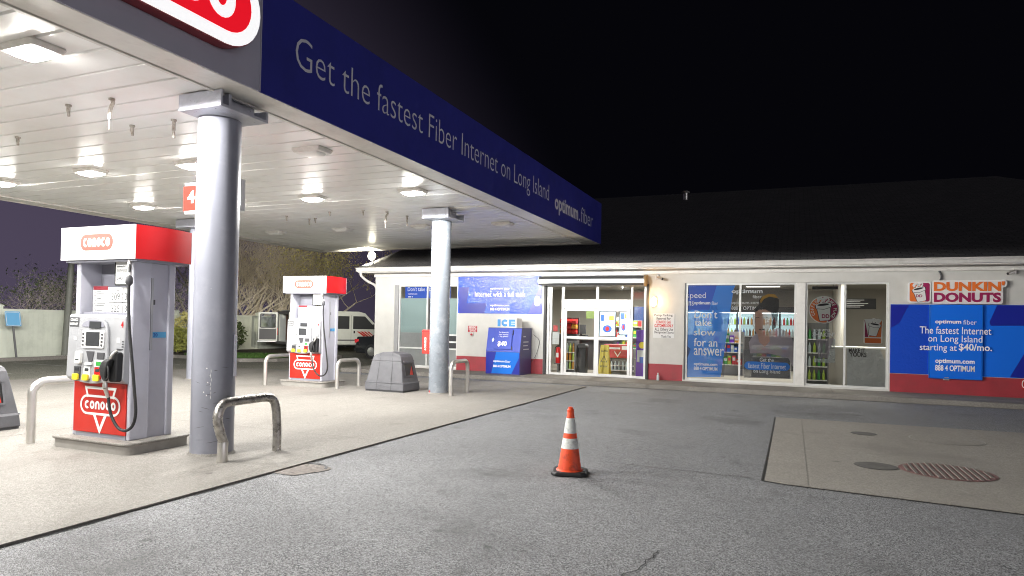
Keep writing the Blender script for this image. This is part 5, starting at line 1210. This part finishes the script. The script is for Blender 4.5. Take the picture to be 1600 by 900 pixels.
for i in range(6): bottle('clear', -5.28+i*.12, 20.75, zs[0], 'clear water bottle on the low shelf behind the right door leaf', 'water bottles behind the right door leaf')
m = MB(); m.box(-.42, .42, -.2, .2, 0, .42); cr_ = thing('display_crate', 'red printed carton display on top of the water shelf', 'display', (-5.1, 20.9, .628)); m.build('carton', 'goods_scarlet', cr_, bevel=.01)
m = MB(); m.quad(south(-.2), -.34, .1, .27, .33, .004); m.ribbon(south(-.2), [(-.08, .2), (0.02, .05), (.12, .2)], .03, .004); m.quad(south(-.2), .15, .36, .26, .38, .004); m.build('carton_print', 'white', cr_)
nb = thing('litter_bin', 'tall black litter bin behind the left door leaf beside the bottle shelf', 'bin', (-6.15, 20.5, .126))
m = MB(); m.loft([[(a*s_, b*s_, z) for a, b in rrect(-.15, .15, -.15, .15, .04, 3)] for s_, z in ((.9, 0), (1, .78), (1, .80))]); m.build('body', 'black', nb, smooth=40)
m = MB(); m.loft([[(a*s_, b*s_, z) for a, b in rrect(-.16, .16, -.16, .16, .04, 3)] for s_, z in ((1, .801), (1, .86), (.7, .92))]); m.build('lid', 'dark_grey', nb, smooth=40)
# counter, till, posters
ct = thing('shop_counter', 'dark service counter standing behind the left door leaf', 'counter', (-6.5, 22.4, .126))
m = MB(); m.box(-.9, .9, -.3, .3, 0, 1.0); m.build('base', 'inside_dark', ct); m = MB(); m.box(-.95, .95, -.34, .34, 1.001, 1.05); m.build('top', 'window_panel', ct, bevel=.01)
ti = thing('cash_register', 'black till with a screen on the shop counter', 'till', (-6.77, 22.3, 1.177))
m = MB(); m.box(-.2, .2, -.18, .18, 0, .12); m.build('drawer', 'black', ti); m = MB(); m.box(-.17, .17, -.03, .02, .16, .48); m.box(-.03, .03, -.01, .04, .12, .16); m.build('screen', 'dark_grey', ti)
for i, (x, w, z0, z1, mm, l) in enumerate(((-6.0, .27, 1.28, 2.12, 'poster_glow', 'glowing pale blue menu screen behind the right door leaf'), (-5.43, .13, 1.35, 2.12, 'poster_glow', 'glowing white poster right of the menu screen behind the doors'))):
    t = thing('lit_poster', l, 'poster', (x, 22.9, z0)); m = MB(); m.box(-w-.03, w+.03, .01, .05, -.03, z1-z0+.03); m.build('frame', 'black', t)
    m = MB(); m.box(-w, w, -.005, .0095, 0, z1-z0); m.build('screen', mm, t)
    m = MB(); m.sheet(south(-.006), ell(.0, .25, w*.6, .13, 20), .003); m.quad(south(-.006), -w+.03, -w+.15, .52, .74, .003); m.build('print', 'goods_blue', t)
    m = MB(); m.sheet(south(-.006), ell(.0, .25, w*.25, .08, 16), .006); m.build('print', 'goods_scarlet', t)
    m = MB(); m.quad(south(-.006), w*.2, w*.85, .55, .70, .003); m.build('print', 'goods_lime', t)
def aisle(x0, x1, y, zs_, label, depth=.3):
    t = thing('goods_aisle', label, 'shelf', ((x0+x1)/2, y, .126), 0, 'aisle shelves inside the shop'); w = (x1-x0)/2; H = zs_[-1]+.35
    m = MB(); m.box(-w, -w+.03, -depth/2, depth/2, 0, H); m.box(w-.03, w, -depth/2, depth/2, 0, H); m.box(-w+.03, w-.03, depth/2-.02, depth/2, 0, H); m.build('rack', 'window_panel', t)
    for z in zs_:
        m = MB(); m.box(-w+.03, w-.03, -depth/2, depth/2-.02, z-.025, z); m.build('shelf', 'white', t)
        u = -w+.05
        while u < w-.16:
            k_ = rnd.uniform(.09, .17); h_ = rnd.uniform(.14, .29)
            m = MB(); m.box(u, u+k_, -depth/2+.03, depth/2-.06, z, z+h_); bx = m.build('packet', 'goods_'+rnd.choice(['scarlet', 'amber', 'blue', 'clear', 'lime', 'purple', 'green', 'clear']), t)
            m = MB(); m.quad(south(-depth/2+.03), u+.015, u+k_-.015, z+h_*.45, z+h_*.8, .003); m.build('packet_label', rnd.choice(['paper', 'yellow', 'goods_scarlet', 'paper']), bx); u += k_+rnd.uniform(.005, .03)
aisle(-6.75, -5.1, 24.6, (.7, 1.1, 1.5), 'long shelf of coloured packets at the back, seen through the doors')
aisle(-2.75, -1.45, 22.6, (.35, .75, 1.05), 'packet shelf standing behind the blue printed pane')
aisle(-1.2, -.05, 22.3, (.3, .65), 'low packet shelf standing behind the printed woman')
sn = thing('snack_rack', 'tall dark rack of red and orange snack bags behind the left door leaf', 'snack rack', (-6.82, 21.1, .126))
m = MB(); m.box(-.3, .3, -.1, .2, 0, 1.2); m.box(-.3, .3, .15, .2, 1.2, 1.75); m.build('rack', 'inside_dark', sn)
for i in range(9): m = MB(); u = -.22+(i % 3)*.2; z = 1.22+(i//3)*.17; m.loft([[(u-.08, -.02, z), (u+.08, -.02, z), (u+.08, .1, z), (u-.08, .1, z)], [(u-.085, -.05, z+.08), (u+.085, -.05, z+.08), (u+.085, .12, z+.08), (u-.085, .12, z+.08)], [(u-.08, .03, z+.15), (u+.08, .03, z+.15), (u+.08, .05, z+.15), (u-.08, .05, z+.15)]]); m.build('snack_bag', rnd.choice(['goods_scarlet', 'goods_amber', 'goods_scarlet', 'paper']), sn)
wf = thing('wet_floor_sign', 'yellow folding wet floor sign behind the right door leaf', 'floor sign', (-5.25, 19.78, .126))
m = MB()
for s in (-1, 1): m.add([(-.17, s*.16, 0), (.17, s*.16, 0), (.12, s*.02, .92), (-.12, s*.02, .92), (-.17, s*.16+.02, 0), (.17, s*.16+.02, 0), (.12, s*.02+.015, .92), (-.12, s*.02+.015, .92)], [(0, 1, 2, 3), (4, 7, 6, 5), (0, 4, 5, 1), (1, 5, 6, 2), (2, 6, 7, 3), (3, 7, 4, 0)])
m.build('board', 'yellow', wf); wfr = Fr((0, -.16, 0), (1, 0, 0), Vector((0, .14, .92)).normalized(), Vector((0, -.92, .14)).normalized())
m = MB(); m.ribbon(wfr, [(-.09, .42), (0, .60), (.09, .42)], .015, .004, closed=True); m.text(wfr, 'CAUTION', -.10, .10, .72, .77, weight=.02, n=.004); m.text(wfr, 'WET FLOOR', -.11, .11, .26, .31, weight=.02, n=.004); m.build('print', 'black', wf)
fe_ = thing('fire_extinguisher', 'red fire extinguisher behind the narrow left door pane', 'fire extinguisher', (-6.68, 19.62, .45))
m = MB(); m.lathe([(.07, 0), (.075, .02), (.075, .42), (.05, .49), (.025, .5)], (0, 0, 0), 16); m.build('cylinder', 'red', fe_, smooth=40)
m = MB(); m.lathe([(.03, .5), (.03, .55)], (0, 0, 0), 10); m.box(-.02, .09, -.01, .01, .55, .57); m.tube(spline([(-.03, 0, .53), (-.1, 0, .45), (-.1, 0, .2)]), .012, 6); m.build('valve', 'black', fe_)
m = MB(); m.box(-.04, .04, -.079, -.07, .18, .32); m.build('instruction_label', 'paper', fe_)
fp = thing('floor_stand', 'low dark stand under the fire extinguisher', 'stand', (-6.68, 19.62, .126)); m = MB(); m.box(-.12, .12, -.12, .12, 0, .02); m.box(-.02, .02, -.02, .02, .02, .30); m.box(-.1, .1, -.1, .1, .30, .322); m.build('frame', 'alu_dark', fp)
pd = thing('display_stand', 'purple display stand behind the narrow right door pane', 'display stand', (-4.13, 19.85, .126))
m = MB(); m.box(-.16, .16, -.12, .12, 0, 1.4); m.build('stand', 'goods_purple', pd); m = MB(); m.sheet(south(-.12), ell(.02, .95, .1, .1, 18), .004); m.build('badge', 'yellow', pd); m = MB(); m.quad(south(-.12), -.13, .13, .45, .8, .004); m.build('print', 'paper', pd); m = MB(); m.quad(south(-.12), -.05, .12, .42, .6, .007); m.build('print', 'goods_blue', pd)
for px, py, w, h, mm, l in ((867.5, 524, .13, .10, 'paper', 'upper white notice in the narrow left door pane'), (867, 533.5, .13, .08, 'paper', 'lower white notice in the narrow left door pane'), (868, 513, .07, .09, 'goods_scarlet', 'small red notice in the narrow left door pane'), (995, 490, .2, .2, 'goods_blue', 'blue round sticker in the narrow right door pane'), (922, 492, .12, .11, 'goods_lime', 'lime star sticker in the left door leaf')):
    u, v = Q(px, py, FY+.14); o = MB((u, FY+.14, v)); o.fbox(south(FY+.14), u-w, u+w, v-h, v+h, 0, .003); tag(o.build('door_notice', mm, loc=(u, FY+.14, v)), l, 'notice')
zs = gondola(.62, 20.5, .28, .2, 1.7, 'tall green lit shelf of bottles behind the round coffee sticker', 4)
for z in zs:
    for i in range(4): bottle(rnd.choice(['green', 'green', 'lime', 'clear']), .42+i*.12, 20.36, z, 'green bottle on the shelf behind the round coffee sticker', 'bottles behind the coffee sticker')
ct = thing('coffee_counter', 'grey service counter behind the coffee shop panes', 'counter', (1.75, 21.2, .126))
m = MB(); m.box(-.9, .9, -.3, .3, 0, 1.0); m.build('base', 'inside_wall', ct); m = MB(); m.box(-.95, .95, -.34, .34, 1.001, 1.05); m.build('top', 'white', ct, bevel=.01)
mb2 = thing('menu_board', 'dark menu board hanging inside the coffee shop pane', 'menu board', (1.75, 21.5, 2.25)); m = MB(); m.box(-.4, .4, 0, .04, 0, .3); m.build('board', 'black', mb2); m = MB(); [m.quad(south(-.001), -.35, .0+.1*(i % 3), .05+i*.05, .065+i*.05, .003) for i in range(5)]; m.build('print', 'paper', mb2)
ml = thing('hanging_lamp', 'black rail lamp hanging above the round coffee sticker', 'hanging lamp', (.78, 20.2, 2.74)); m = MB(); m.box(-.32, .32, -.05, .05, 0, .08); m.build('shade', 'black', ml); m = MB(); [m.tube([(s, 0, .08), (s, 0, .38)], .008, 6) for s in (-.2, .2)]; m.build('cord', 'black', ml)

# ================================================================== BACKGROUND
# fence along the left boundary
def fence_panel(y0, y1, label, x=-26.0, H=1.82):
    t = thing('vinyl_fence', label, 'fence', (x, y0, 0), 0, 'cream vinyl fence along the boundary')
    L = y1-y0
    m = MB(); m.box(-.02, .02, .07, L-.07, .16, H-.12)
    n_ = int(L/.18)
    for i in range(n_): m.box(.0201, .026, .08+i*(L-.16)/n_, .08+(i+.93)*(L-.16)/n_, .20, H-.14)
    m.build('panel', 'vinyl', t)
    for za, zb in ((H-.12, H), (.06, .16)): m = MB(); m.box(-.035, .04, .065, L-.065, za, zb); m.build('rail', 'vinyl', t, bevel=.006)
    m = MB(); m.box(-.07, .075, -.065, .065, 0, H+.08); m.build('post', 'vinyl', t, bevel=.006)
    m = MB(); m.loft([[(a, b, z) for a, b in ((-w, -w), (w, -w), (w, w), (-w, w))] for w, z in ((.09, H+.081), (.09, H+.12), (.02, H+.17))]); m.build('post_cap', 'vinyl', t)
fl_ = ['street end, before the bin', 'left of the tilted blue sign', 'behind the tilted blue sign', 'behind the steel pole', 'behind the near pump', 'beside the near column', 'behind the round bush', 'left of the open van door', 'behind the open van door', 'behind the van', 'beyond the van', 'at the far end']
ys = [5.0, 8.5, 12.0, 14.9, 17.35, 19.8, 22.3, 24.8, 27.3, 29.8, 32.3, 34.8, 37.3]
for i in range(12): fence_panel(ys[i], ys[i+1], 'cream vinyl fence section '+fl_[i])
# tilted blue sign, leaning steel pole
bs = thing('post_sign', 'small blue sign on a tilted grey post before the cream fence', 'sign', (-25.25, 15.05, .07))
top = Vector(wp(19, 498, 'x', -25.2))-bs.location
m = MB(); m.tube([(0, 0, 0), top*.95], .035, 8); m.build('post', 'alu_dark', bs, smooth=40)
dz = top.normalized(); sf = Fr(top+Vector((.05, 0, 0)), Vector((.38, .925, 0)), dz, Vector((.925, -.38, 0)))
m = MB(); m.prism(sf, rrect(-.22, .22, -.26, .26, .04, 3), 0, .012); m.build('plate', 'sign_blue', bs)
m = MB(); m.ribbon(sf, rrect(-.19, .19, -.23, .23, .03, 3), .012, .014, closed=True); m.build('plate_border', 'paper', bs)
lp = thing('steel_pole', 'slightly leaning bare steel pole in front of the cream fence', 'pole', (-25.55, 16.95, .07))
top = Vector(wp(113, 392, 'x', -25.5))-lp.location
m = MB(); m.tube([(0, 0, 0), top*.5, top], [.125, .115, .10], 10); m.build('shaft', 'pole_paint', lp, smooth=40)
m = MB(); m.box(-.2, .2, -.2, .2, -.001, .03); m.lathe([(.13, .03), (.1, .1)], (0, 0, 0), 10); m.build('base_plate', 'steel', lp)
# trees
def grow(mb, leaves, p, d, L, r, lev, maxlev, r_, spread=.6, up=.12, droop=0):
    n_ = 3; pts = [p.copy()]; rs = [r]
    for i in range(n_):
        d = (d+Vector((r_.uniform(-1, 1), r_.uniform(-1, 1), r_.uniform(-1, 1)))*.16+Vector((0, 0, up-droop*lev))).normalized()
        p = p+d*(L/n_); pts.append(p.copy()); rs.append(r*(1-.42*(i+1)/n_))
    mb.tube(pts, rs, 5 if lev < 2 else 3, cap=False)
    if lev >= maxlev-1: leaves += pts[1:]
    if lev == maxlev: return
    k_ = r_.choice((2, 3, 3)) if lev else r_.choice((4, 5))
    for i in range(k_):
        t = r_.uniform(.45, 1) if lev else r_.uniform(.3, 1)
        j_ = min(n_, max(1, round(t*n_))); q = pts[j_]
        v = Vector((r_.uniform(-1, 1), r_.uniform(-1, 1), r_.uniform(-.2, .8))).normalized()
        grow(mb, leaves, q, (d*(1-spread)+v*spread).normalized(), L*r_.uniform(.62, .86), rs[j_]*.72, lev+1, maxlev, r_, spread, up, droop)
def tree(x, y, h, seed, label, name='bare_tree', bark='bark', leaf=None, nl=0, ls=.09, maxlev=5, stems=1, spread=.6, cat='tree', r0=None, grp='trees beyond the cream fence'):
    r_ = random.Random(seed); t = thing(name, label, cat, (x, y, 0), 0, grp); mb = MB(); tw = []
    for s in range(stems):
        d = Vector((r_.uniform(-.3, .3), r_.uniform(-.3, .3), 1)).normalized() if stems > 1 else Vector((0, 0, 1))
        grow(mb, tw, Vector((r_.uniform(-.25, .25)*(stems > 1), r_.uniform(-.25, .25)*(stems > 1), 0)), d, h*.34, r0 or h*.016, 0, maxlev, r_, spread)
    mb.build('trunk', bark, t, smooth=60)
    if leaf and nl:
        lf = MB()
        for _ in range(nl):
            p = r_.choice(tw)+Vector((r_.gauss(0, .12), r_.gauss(0, .12), r_.gauss(0, .12))); a = Vector((r_.uniform(-1, 1), r_.uniform(-1, 1), r_.uniform(-1, 1))).normalized(); b = a.orthogonal().normalized(); s = ls*r_.uniform(.6, 1.3)
            lf.add([p-a*s, p+b*s*.45, p+a*s, p-b*s*.45], [(0, 1, 2, 3)])
        lf.build('crown', leaf, t)
    return t
tree(-28.6, 26.0, 8.5, 3, 'tall bare branching tree just right of the near column', bark='bark_pale', stems=4, maxlev=6)
tree(-28.2, 29.0, 9.0, 4, 'bare tree with scattered yellow leaves left of the far pump', bark='bark_pale', leaf='leaf_yellow', nl=900, ls=.07, stems=3, maxlev=6)
tree(-27.3, 31.5, 8.0, 11, 'yellow budding tree behind the far pump', 'budding_tree', 'bark_pale', 'leaf_yellow', 2400, .075, 6, 3)
tree(-26.6, 34.5, 8.2, 12, 'yellow budding tree whose crown shows right of the far pump header', 'budding_tree', 'bark_pale', 'leaf_yellow', 2400, .075, 6, 2)
tree(-28.0, 27.4, 7.5, 5, 'dense bare thicket tree just left of the open van door', bark='bark_pale', stems=5, maxlev=6)
tree(-27.2, 30.4, 7.0, 6, 'dense bare thicket tree above the open van door', bark='bark_pale', leaf='leaf_yellow', nl=500, ls=.06, stems=4, maxlev=6)
tree(-19.5, 35.0, 6.0, 21, 'dark spreading tree with yellow tips left of the shop corner', 'leafy_tree', 'bark', 'leaf_yellow', 1400, .08, 6, 2, .7)
tree(-22.8, 40.0, 10.5, 22, 'tall faint bare tree behind the flood lamp', bark='bark', leaf='leaf_green', nl=500, stems=1, r0=.12)
for i, (x, y, h, l) in enumerate(((-28.5, 13.2, 3.4, 'dark tangled shrub above the fence at the left edge'), (-28.6, 15.2, 3.0, 'dark tangled shrub above the tilted blue sign'), (-28.0, 17.4, 4.6, 'tangled twiggy shrub left of the steel pole'), (-28.4, 19.3, 4.8, 'tangled twiggy shrub behind the steel pole'), (-28.2, 23.6, 5.2, 'tangled shrub in the gap between pump and column'))):
    tree(x, y, h, 40+i, l, 'tangled_shrub', 'bark_pale', 'leaf_green', 900, .05, 5, 4, .75, 'shrub', .03, 'shrubs beyond the cream fence')
def bush(x, y, r, h, n_, mm, label, seed, ls=.07):
    r_ = random.Random(seed); t = thing('bush', label, 'bush', (x, y, .07), 0, 'planted bushes in the mulch bed'); mb = MB(); tw = []
    for s in range(7):
        d = Vector((r_.uniform(-.7, .7), r_.uniform(-.7, .7), 1)).normalized(); grow(mb, tw, Vector((0, 0, 0)), d, h*.42, .018, 1, 4, r_, .6, .05)
    mb.build('stems', 'bark', t)
    lf = MB()
    for _ in range(n_):
        u = Vector((r_.gauss(0, 1), r_.gauss(0, 1), r_.gauss(0, 1))).normalized()*r_.uniform(.45, 1.0)**.5
        p = Vector((u.x*r, u.y*r, h*.52+u.z*h*.48))*1.0; k_ = 1+.18*math.sin(5*u.x+seed)*math.cos(4*u.z); p = Vector((p.x*k_, p.y*k_, p.z))
        a = Vector((r_.uniform(-1, 1), r_.uniform(-1, 1), r_.uniform(-1, 1))).normalized(); b = a.orthogonal().normalized(); s = ls*r_.uniform(.6, 1.3)
        lf.add([p-a*s, p+b*s*.5, p+a*s, p-b*s*.5], [(0, 1, 2, 3)])
    lf.build('foliage', mm, t)
bush(-25.1, 21.6, .55, 1.15, 1700, 'leaf_bush', 'round yellow green bush left of the near column', 1)
bush(-25.3, 22.4, .75, 1.9, 1000, 'leaf_yellow', 'taller sparse yellow bush behind the round one', 2)
bush(-25.2, 24.9, .6, 1.5, 700, 'leaf_green', 'sparse dark green bush against the fence right of the near column', 3)
# van, seen from its rear right corner
hd_ = R_(57)
vn = thing('white_van', 'white passenger van with an open rear door and red stripes on its front door', 'van', (-22.55, 25.75, .004), hd_)
# local: +x forward, right side faces -y, rear at x=0
VL, VW, VH = 5.6, 1.98, 2.12
m = MB()
sidep = [(0.0, .52), (0.02, 1.15), (.10, 1.95), (.22, VH-.02), (3.55, VH), (3.9, VH-.08), (4.62, 1.32), (5.45, 1.12), (5.58, .95), (5.6, .5), (5.05, .45)]+arc(4.6, .40, .42, .42, 10, 170, 8)+[(4.15, .42), (1.55, .42)]+arc(1.1, .40, .42, .42, 10, 170, 8)+[(.65, .45), (.05, .45)]
sf_ = Fr((0, 0, 0), (1, 0, 0), (0, 0, 1), (0, -1, 0))
m.prism(sf_, sidep, -.05, .0); m.prism(sf_, sidep, -VW, -VW+.05)
m.box(.12, 3.6, .0501, VW-.0501, VH-.05, VH-.004); m.box(0.0, 4.1, .0501, VW-.0501, .47, .55)
m.prism(sf_, [(3.4, .5), (4.7, .5), (5.57, .5), (5.55, .95), (5.43, 1.10), (4.6, 1.30), (4.45, 1.3), (3.4, 1.0)], -VW+.051, -.051)
vb = m.build('body', 'van_white', vn, bevel=.02)
m = MB(); m.add([(4.60, .06, 1.33), (4.60, VW-.06, 1.33), (3.92, VW-.1, VH-.1), (3.92, .1, VH-.1)], [(0, 1, 2, 3)]); m.build('windshield', 'dark_glass', vn)
for poly, nm in (([(.28, 1.22), (1.05, 1.22), (1.05, 1.86), (.30, 1.86)], 'window'), ([(1.20, 1.22), (2.05, 1.22), (2.05, 1.87), (1.20, 1.87)], 'window'), ([(2.20, 1.22), (3.05, 1.22), (3.05, 1.87), (2.20, 1.87)], 'window'), ([(3.25, 1.22), (4.45, 1.22), (4.42, 1.34), (3.88, 1.88), (3.25, 1.88)], 'window')):
    m = MB(); m.prism(sf_, poly, .001, .008); m.build(nm, 'screen', vn); m = MB(); m.prism(sf_, poly, -VW-.008, -VW-.001); m.build(nm, 'screen', vn)
m = MB()
for x in (1.12, 2.12, 3.15, 4.5): m.fbox(sf_, x-.006, x+.006, .5, VH-.2, .001, .004)
m.fbox(sf_, .1, 4.9, .62, .68, .001, .018); m.build('door_seam', 'van_trim', vn)
for x in (2.02, 3.28):
    m = MB(); m.fbox(sf_, x, x+.07, 1.0, 1.13, .001, .03); m.build('door_handle', 'black', vn)
m = MB()
for i in range(4): m.sheet(sf_, [(3.45+i*.18, 1.10), (3.57+i*.18, 1.10), (3.95+i*.18, .88-.04*i), (3.83+i*.18, .84)], .005)
m.build('stripe_marking', 'panel_red', vn)
m = MB(); m.box(4.28, 4.42, -.26, -.06, 1.22, 1.48); m.box(4.3, 4.36, -.06, .02, 1.28, 1.32); m.build('mirror', 'black', vn, bevel=.02)
for x in (1.1, 4.6):
    for yy in (.11, VW-.11):
        w_ = MB(); w_.loft([[(x+r*math.cos(a), yy+o_, .36+r*math.sin(a)) for a in [2*PI*i/24 for i in range(24)]] for r, o_ in ((.24, -.12), (.34, -.11), (.355, -.07), (.355, .07), (.34, .11), (.24, .12))]); wo = w_.build('wheel', 'rubber', vn, smooth=40)
        w_ = MB(); w_.loft([[(x+r*math.cos(a), yy+o_, .36+r*math.sin(a)) for a in [2*PI*i/20 for i in range(20)]] for r, o_ in ((.2, -.125), (.22, -.123), (.22, .123), (.2, .125))]); w_.build('rim', 'steel', wo, smooth=40)
m = MB(); m.box(-.08, .04, .06, VW-.06, .40, .54); m.build('bumper', 'van_trim', vn, bevel=.02)
m = MB(); m.box(3.2, 3.25, .06, VW-.06, .56, VH-.07); m.box(.4, 3.2, VW-.07, VW-.055, .56, 1.9); m.box(.4, 3.2, .055, .07, .56, 1.9); m.build('cargo_bay', 'cargo_brown', vn)
m = MB(); [m.box(1.0+.35*i, 1.03+.35*i, VW-.4, VW-.075, .56, 1.85) for i in range(4)]; [m.box(1.0, 2.1, VW-.42, VW-.075, z, z+.025) for z in (.9, 1.25, 1.6)]; m.build('cargo_shelf', 'cargo_brown', vn)
m = MB(); m.box(-.012, .05, .05, .11, .55, 1.95); m.box(-.012, .05, VW-.11, VW-.05, .55, 1.95); m.box(.02, .10, .1, VW-.1, 1.92, 2.05); m.build('rear_frame', 'van_trim', vn)
for yy in (.08, VW-.08): m = MB(); m.box(-.02, -.0125, yy-.04, yy+.04, .85, 1.2); m.build('tail_light', 'tail_red', vn)
# left rear leaf swung wide open, facing back
def rear_leaf(hy, sgn, ang):
    ca, sa = math.cos(ang), math.sin(ang)
    fr = Fr((0, hy, 0), (-sa, sgn*ca, 0), (0, 0, 1), Vector((-ca, -sgn*sa, 0)))
    m = MB(); w = .92
    for a, b, c, d in ((0, .10, .55, 2.0), (w-.10, w, .55, 2.0), (.10, w-.10, 1.9, 2.0), (.10, w-.10, .55, 1.22)): m.fbox(fr, a, b, c, d, 0, .05)
    o = m.build('rear_door', 'van_white', vn, bevel=.01)
    m = MB(); m.fbox(fr, .09, w-.09, 1.21, 1.91, .02, .026); m.build('rear_window', 'glass', o)
    m = MB(); m.fbox(fr, .06, w-.06, .62, 1.16, .051, .06); m.build('inner_panel', 'dark_grey', o)
    m = MB(); m.ribbon(fr, rrect(.10, w-.10, 1.22, 1.90, .06, 4), .05, .053, closed=True); m.build('window_seal', 'black', o)
    m = MB(); m.fbox(fr, .02, w+.02, .50, .548, 0, .06); m.build('door_edge', 'chrome', o)
rear_leaf(VW, 1, R_(75)); rear_leaf(0.0, -1, R_(-72))
# dark car by the shop corner
cr = thing('dark_car', 'dark car with a red tail lamp half hidden by the shop corner', 'car', (wp(570, 545, 'y', 25.2)[0], 25.2, .004), R_(4))
def car_ring(x, z0, z1, w): return [(x, -w, z0), (x, -w*1.0, (z0+z1)/2), (x, -w*.9, z1), (x, w*.9, z1), (x, w, (z0+z1)/2), (x, w, z0)]
m = MB(); m.loft([car_ring(*a) for a in ((0, .38, .82, .78), (.08, .25, .95, .85), (.9, .22, .98, .88), (1.4, .22, .98, .89), (3.2, .22, .95, .89), (4.2, .24, .82, .86), (4.5, .35, .7, .75))]); m.build('body', 'car_dark', cr, smooth=40, bevel=.02)
m = MB(); m.loft([car_ring(*a) for a in ((.75, .96, .985, .72), (1.35, .97, 1.38, .66), (2.3, .97, 1.42, .66), (3.3, .955, .985, .72))]); m.build('cabin', 'screen', cr, smooth=30)
for yy in (-.6, .6): m = MB(); m.box(-.03, .18, yy-.22 if yy < 0 else yy, yy if yy < 0 else yy+.24, .68, .84); m.build('tail_light', 'tail_red', cr, bevel=.02)
m = MB(); m.box(-.06, .1, -.82, .82, .32, .5); m.build('bumper', 'black', cr, bevel=.03)
for x in (.85, 3.6):
    for yy in (-.78, .78):
        w_ = MB(); w_.loft([[(x+r*math.cos(a), yy+o_, .32+r*math.sin(a)) for a in [2*PI*i/20 for i in range(20)]] for r, o_ in ((.2, -.11), (.31, -.10), (.31, .10), (.2, .11))]); wo = w_.build('wheel', 'rubber', cr, smooth=40)
        w_ = MB(); w_.loft([[(x+r*math.cos(a), yy+o_, .32+r*math.sin(a)) for a in [2*PI*i/16 for i in range(16)]] for r, o_ in ((.18, -.112), (.19, -.111), (.19, .111), (.18, .112))]); w_.build('rim', 'chrome', wo, smooth=40)
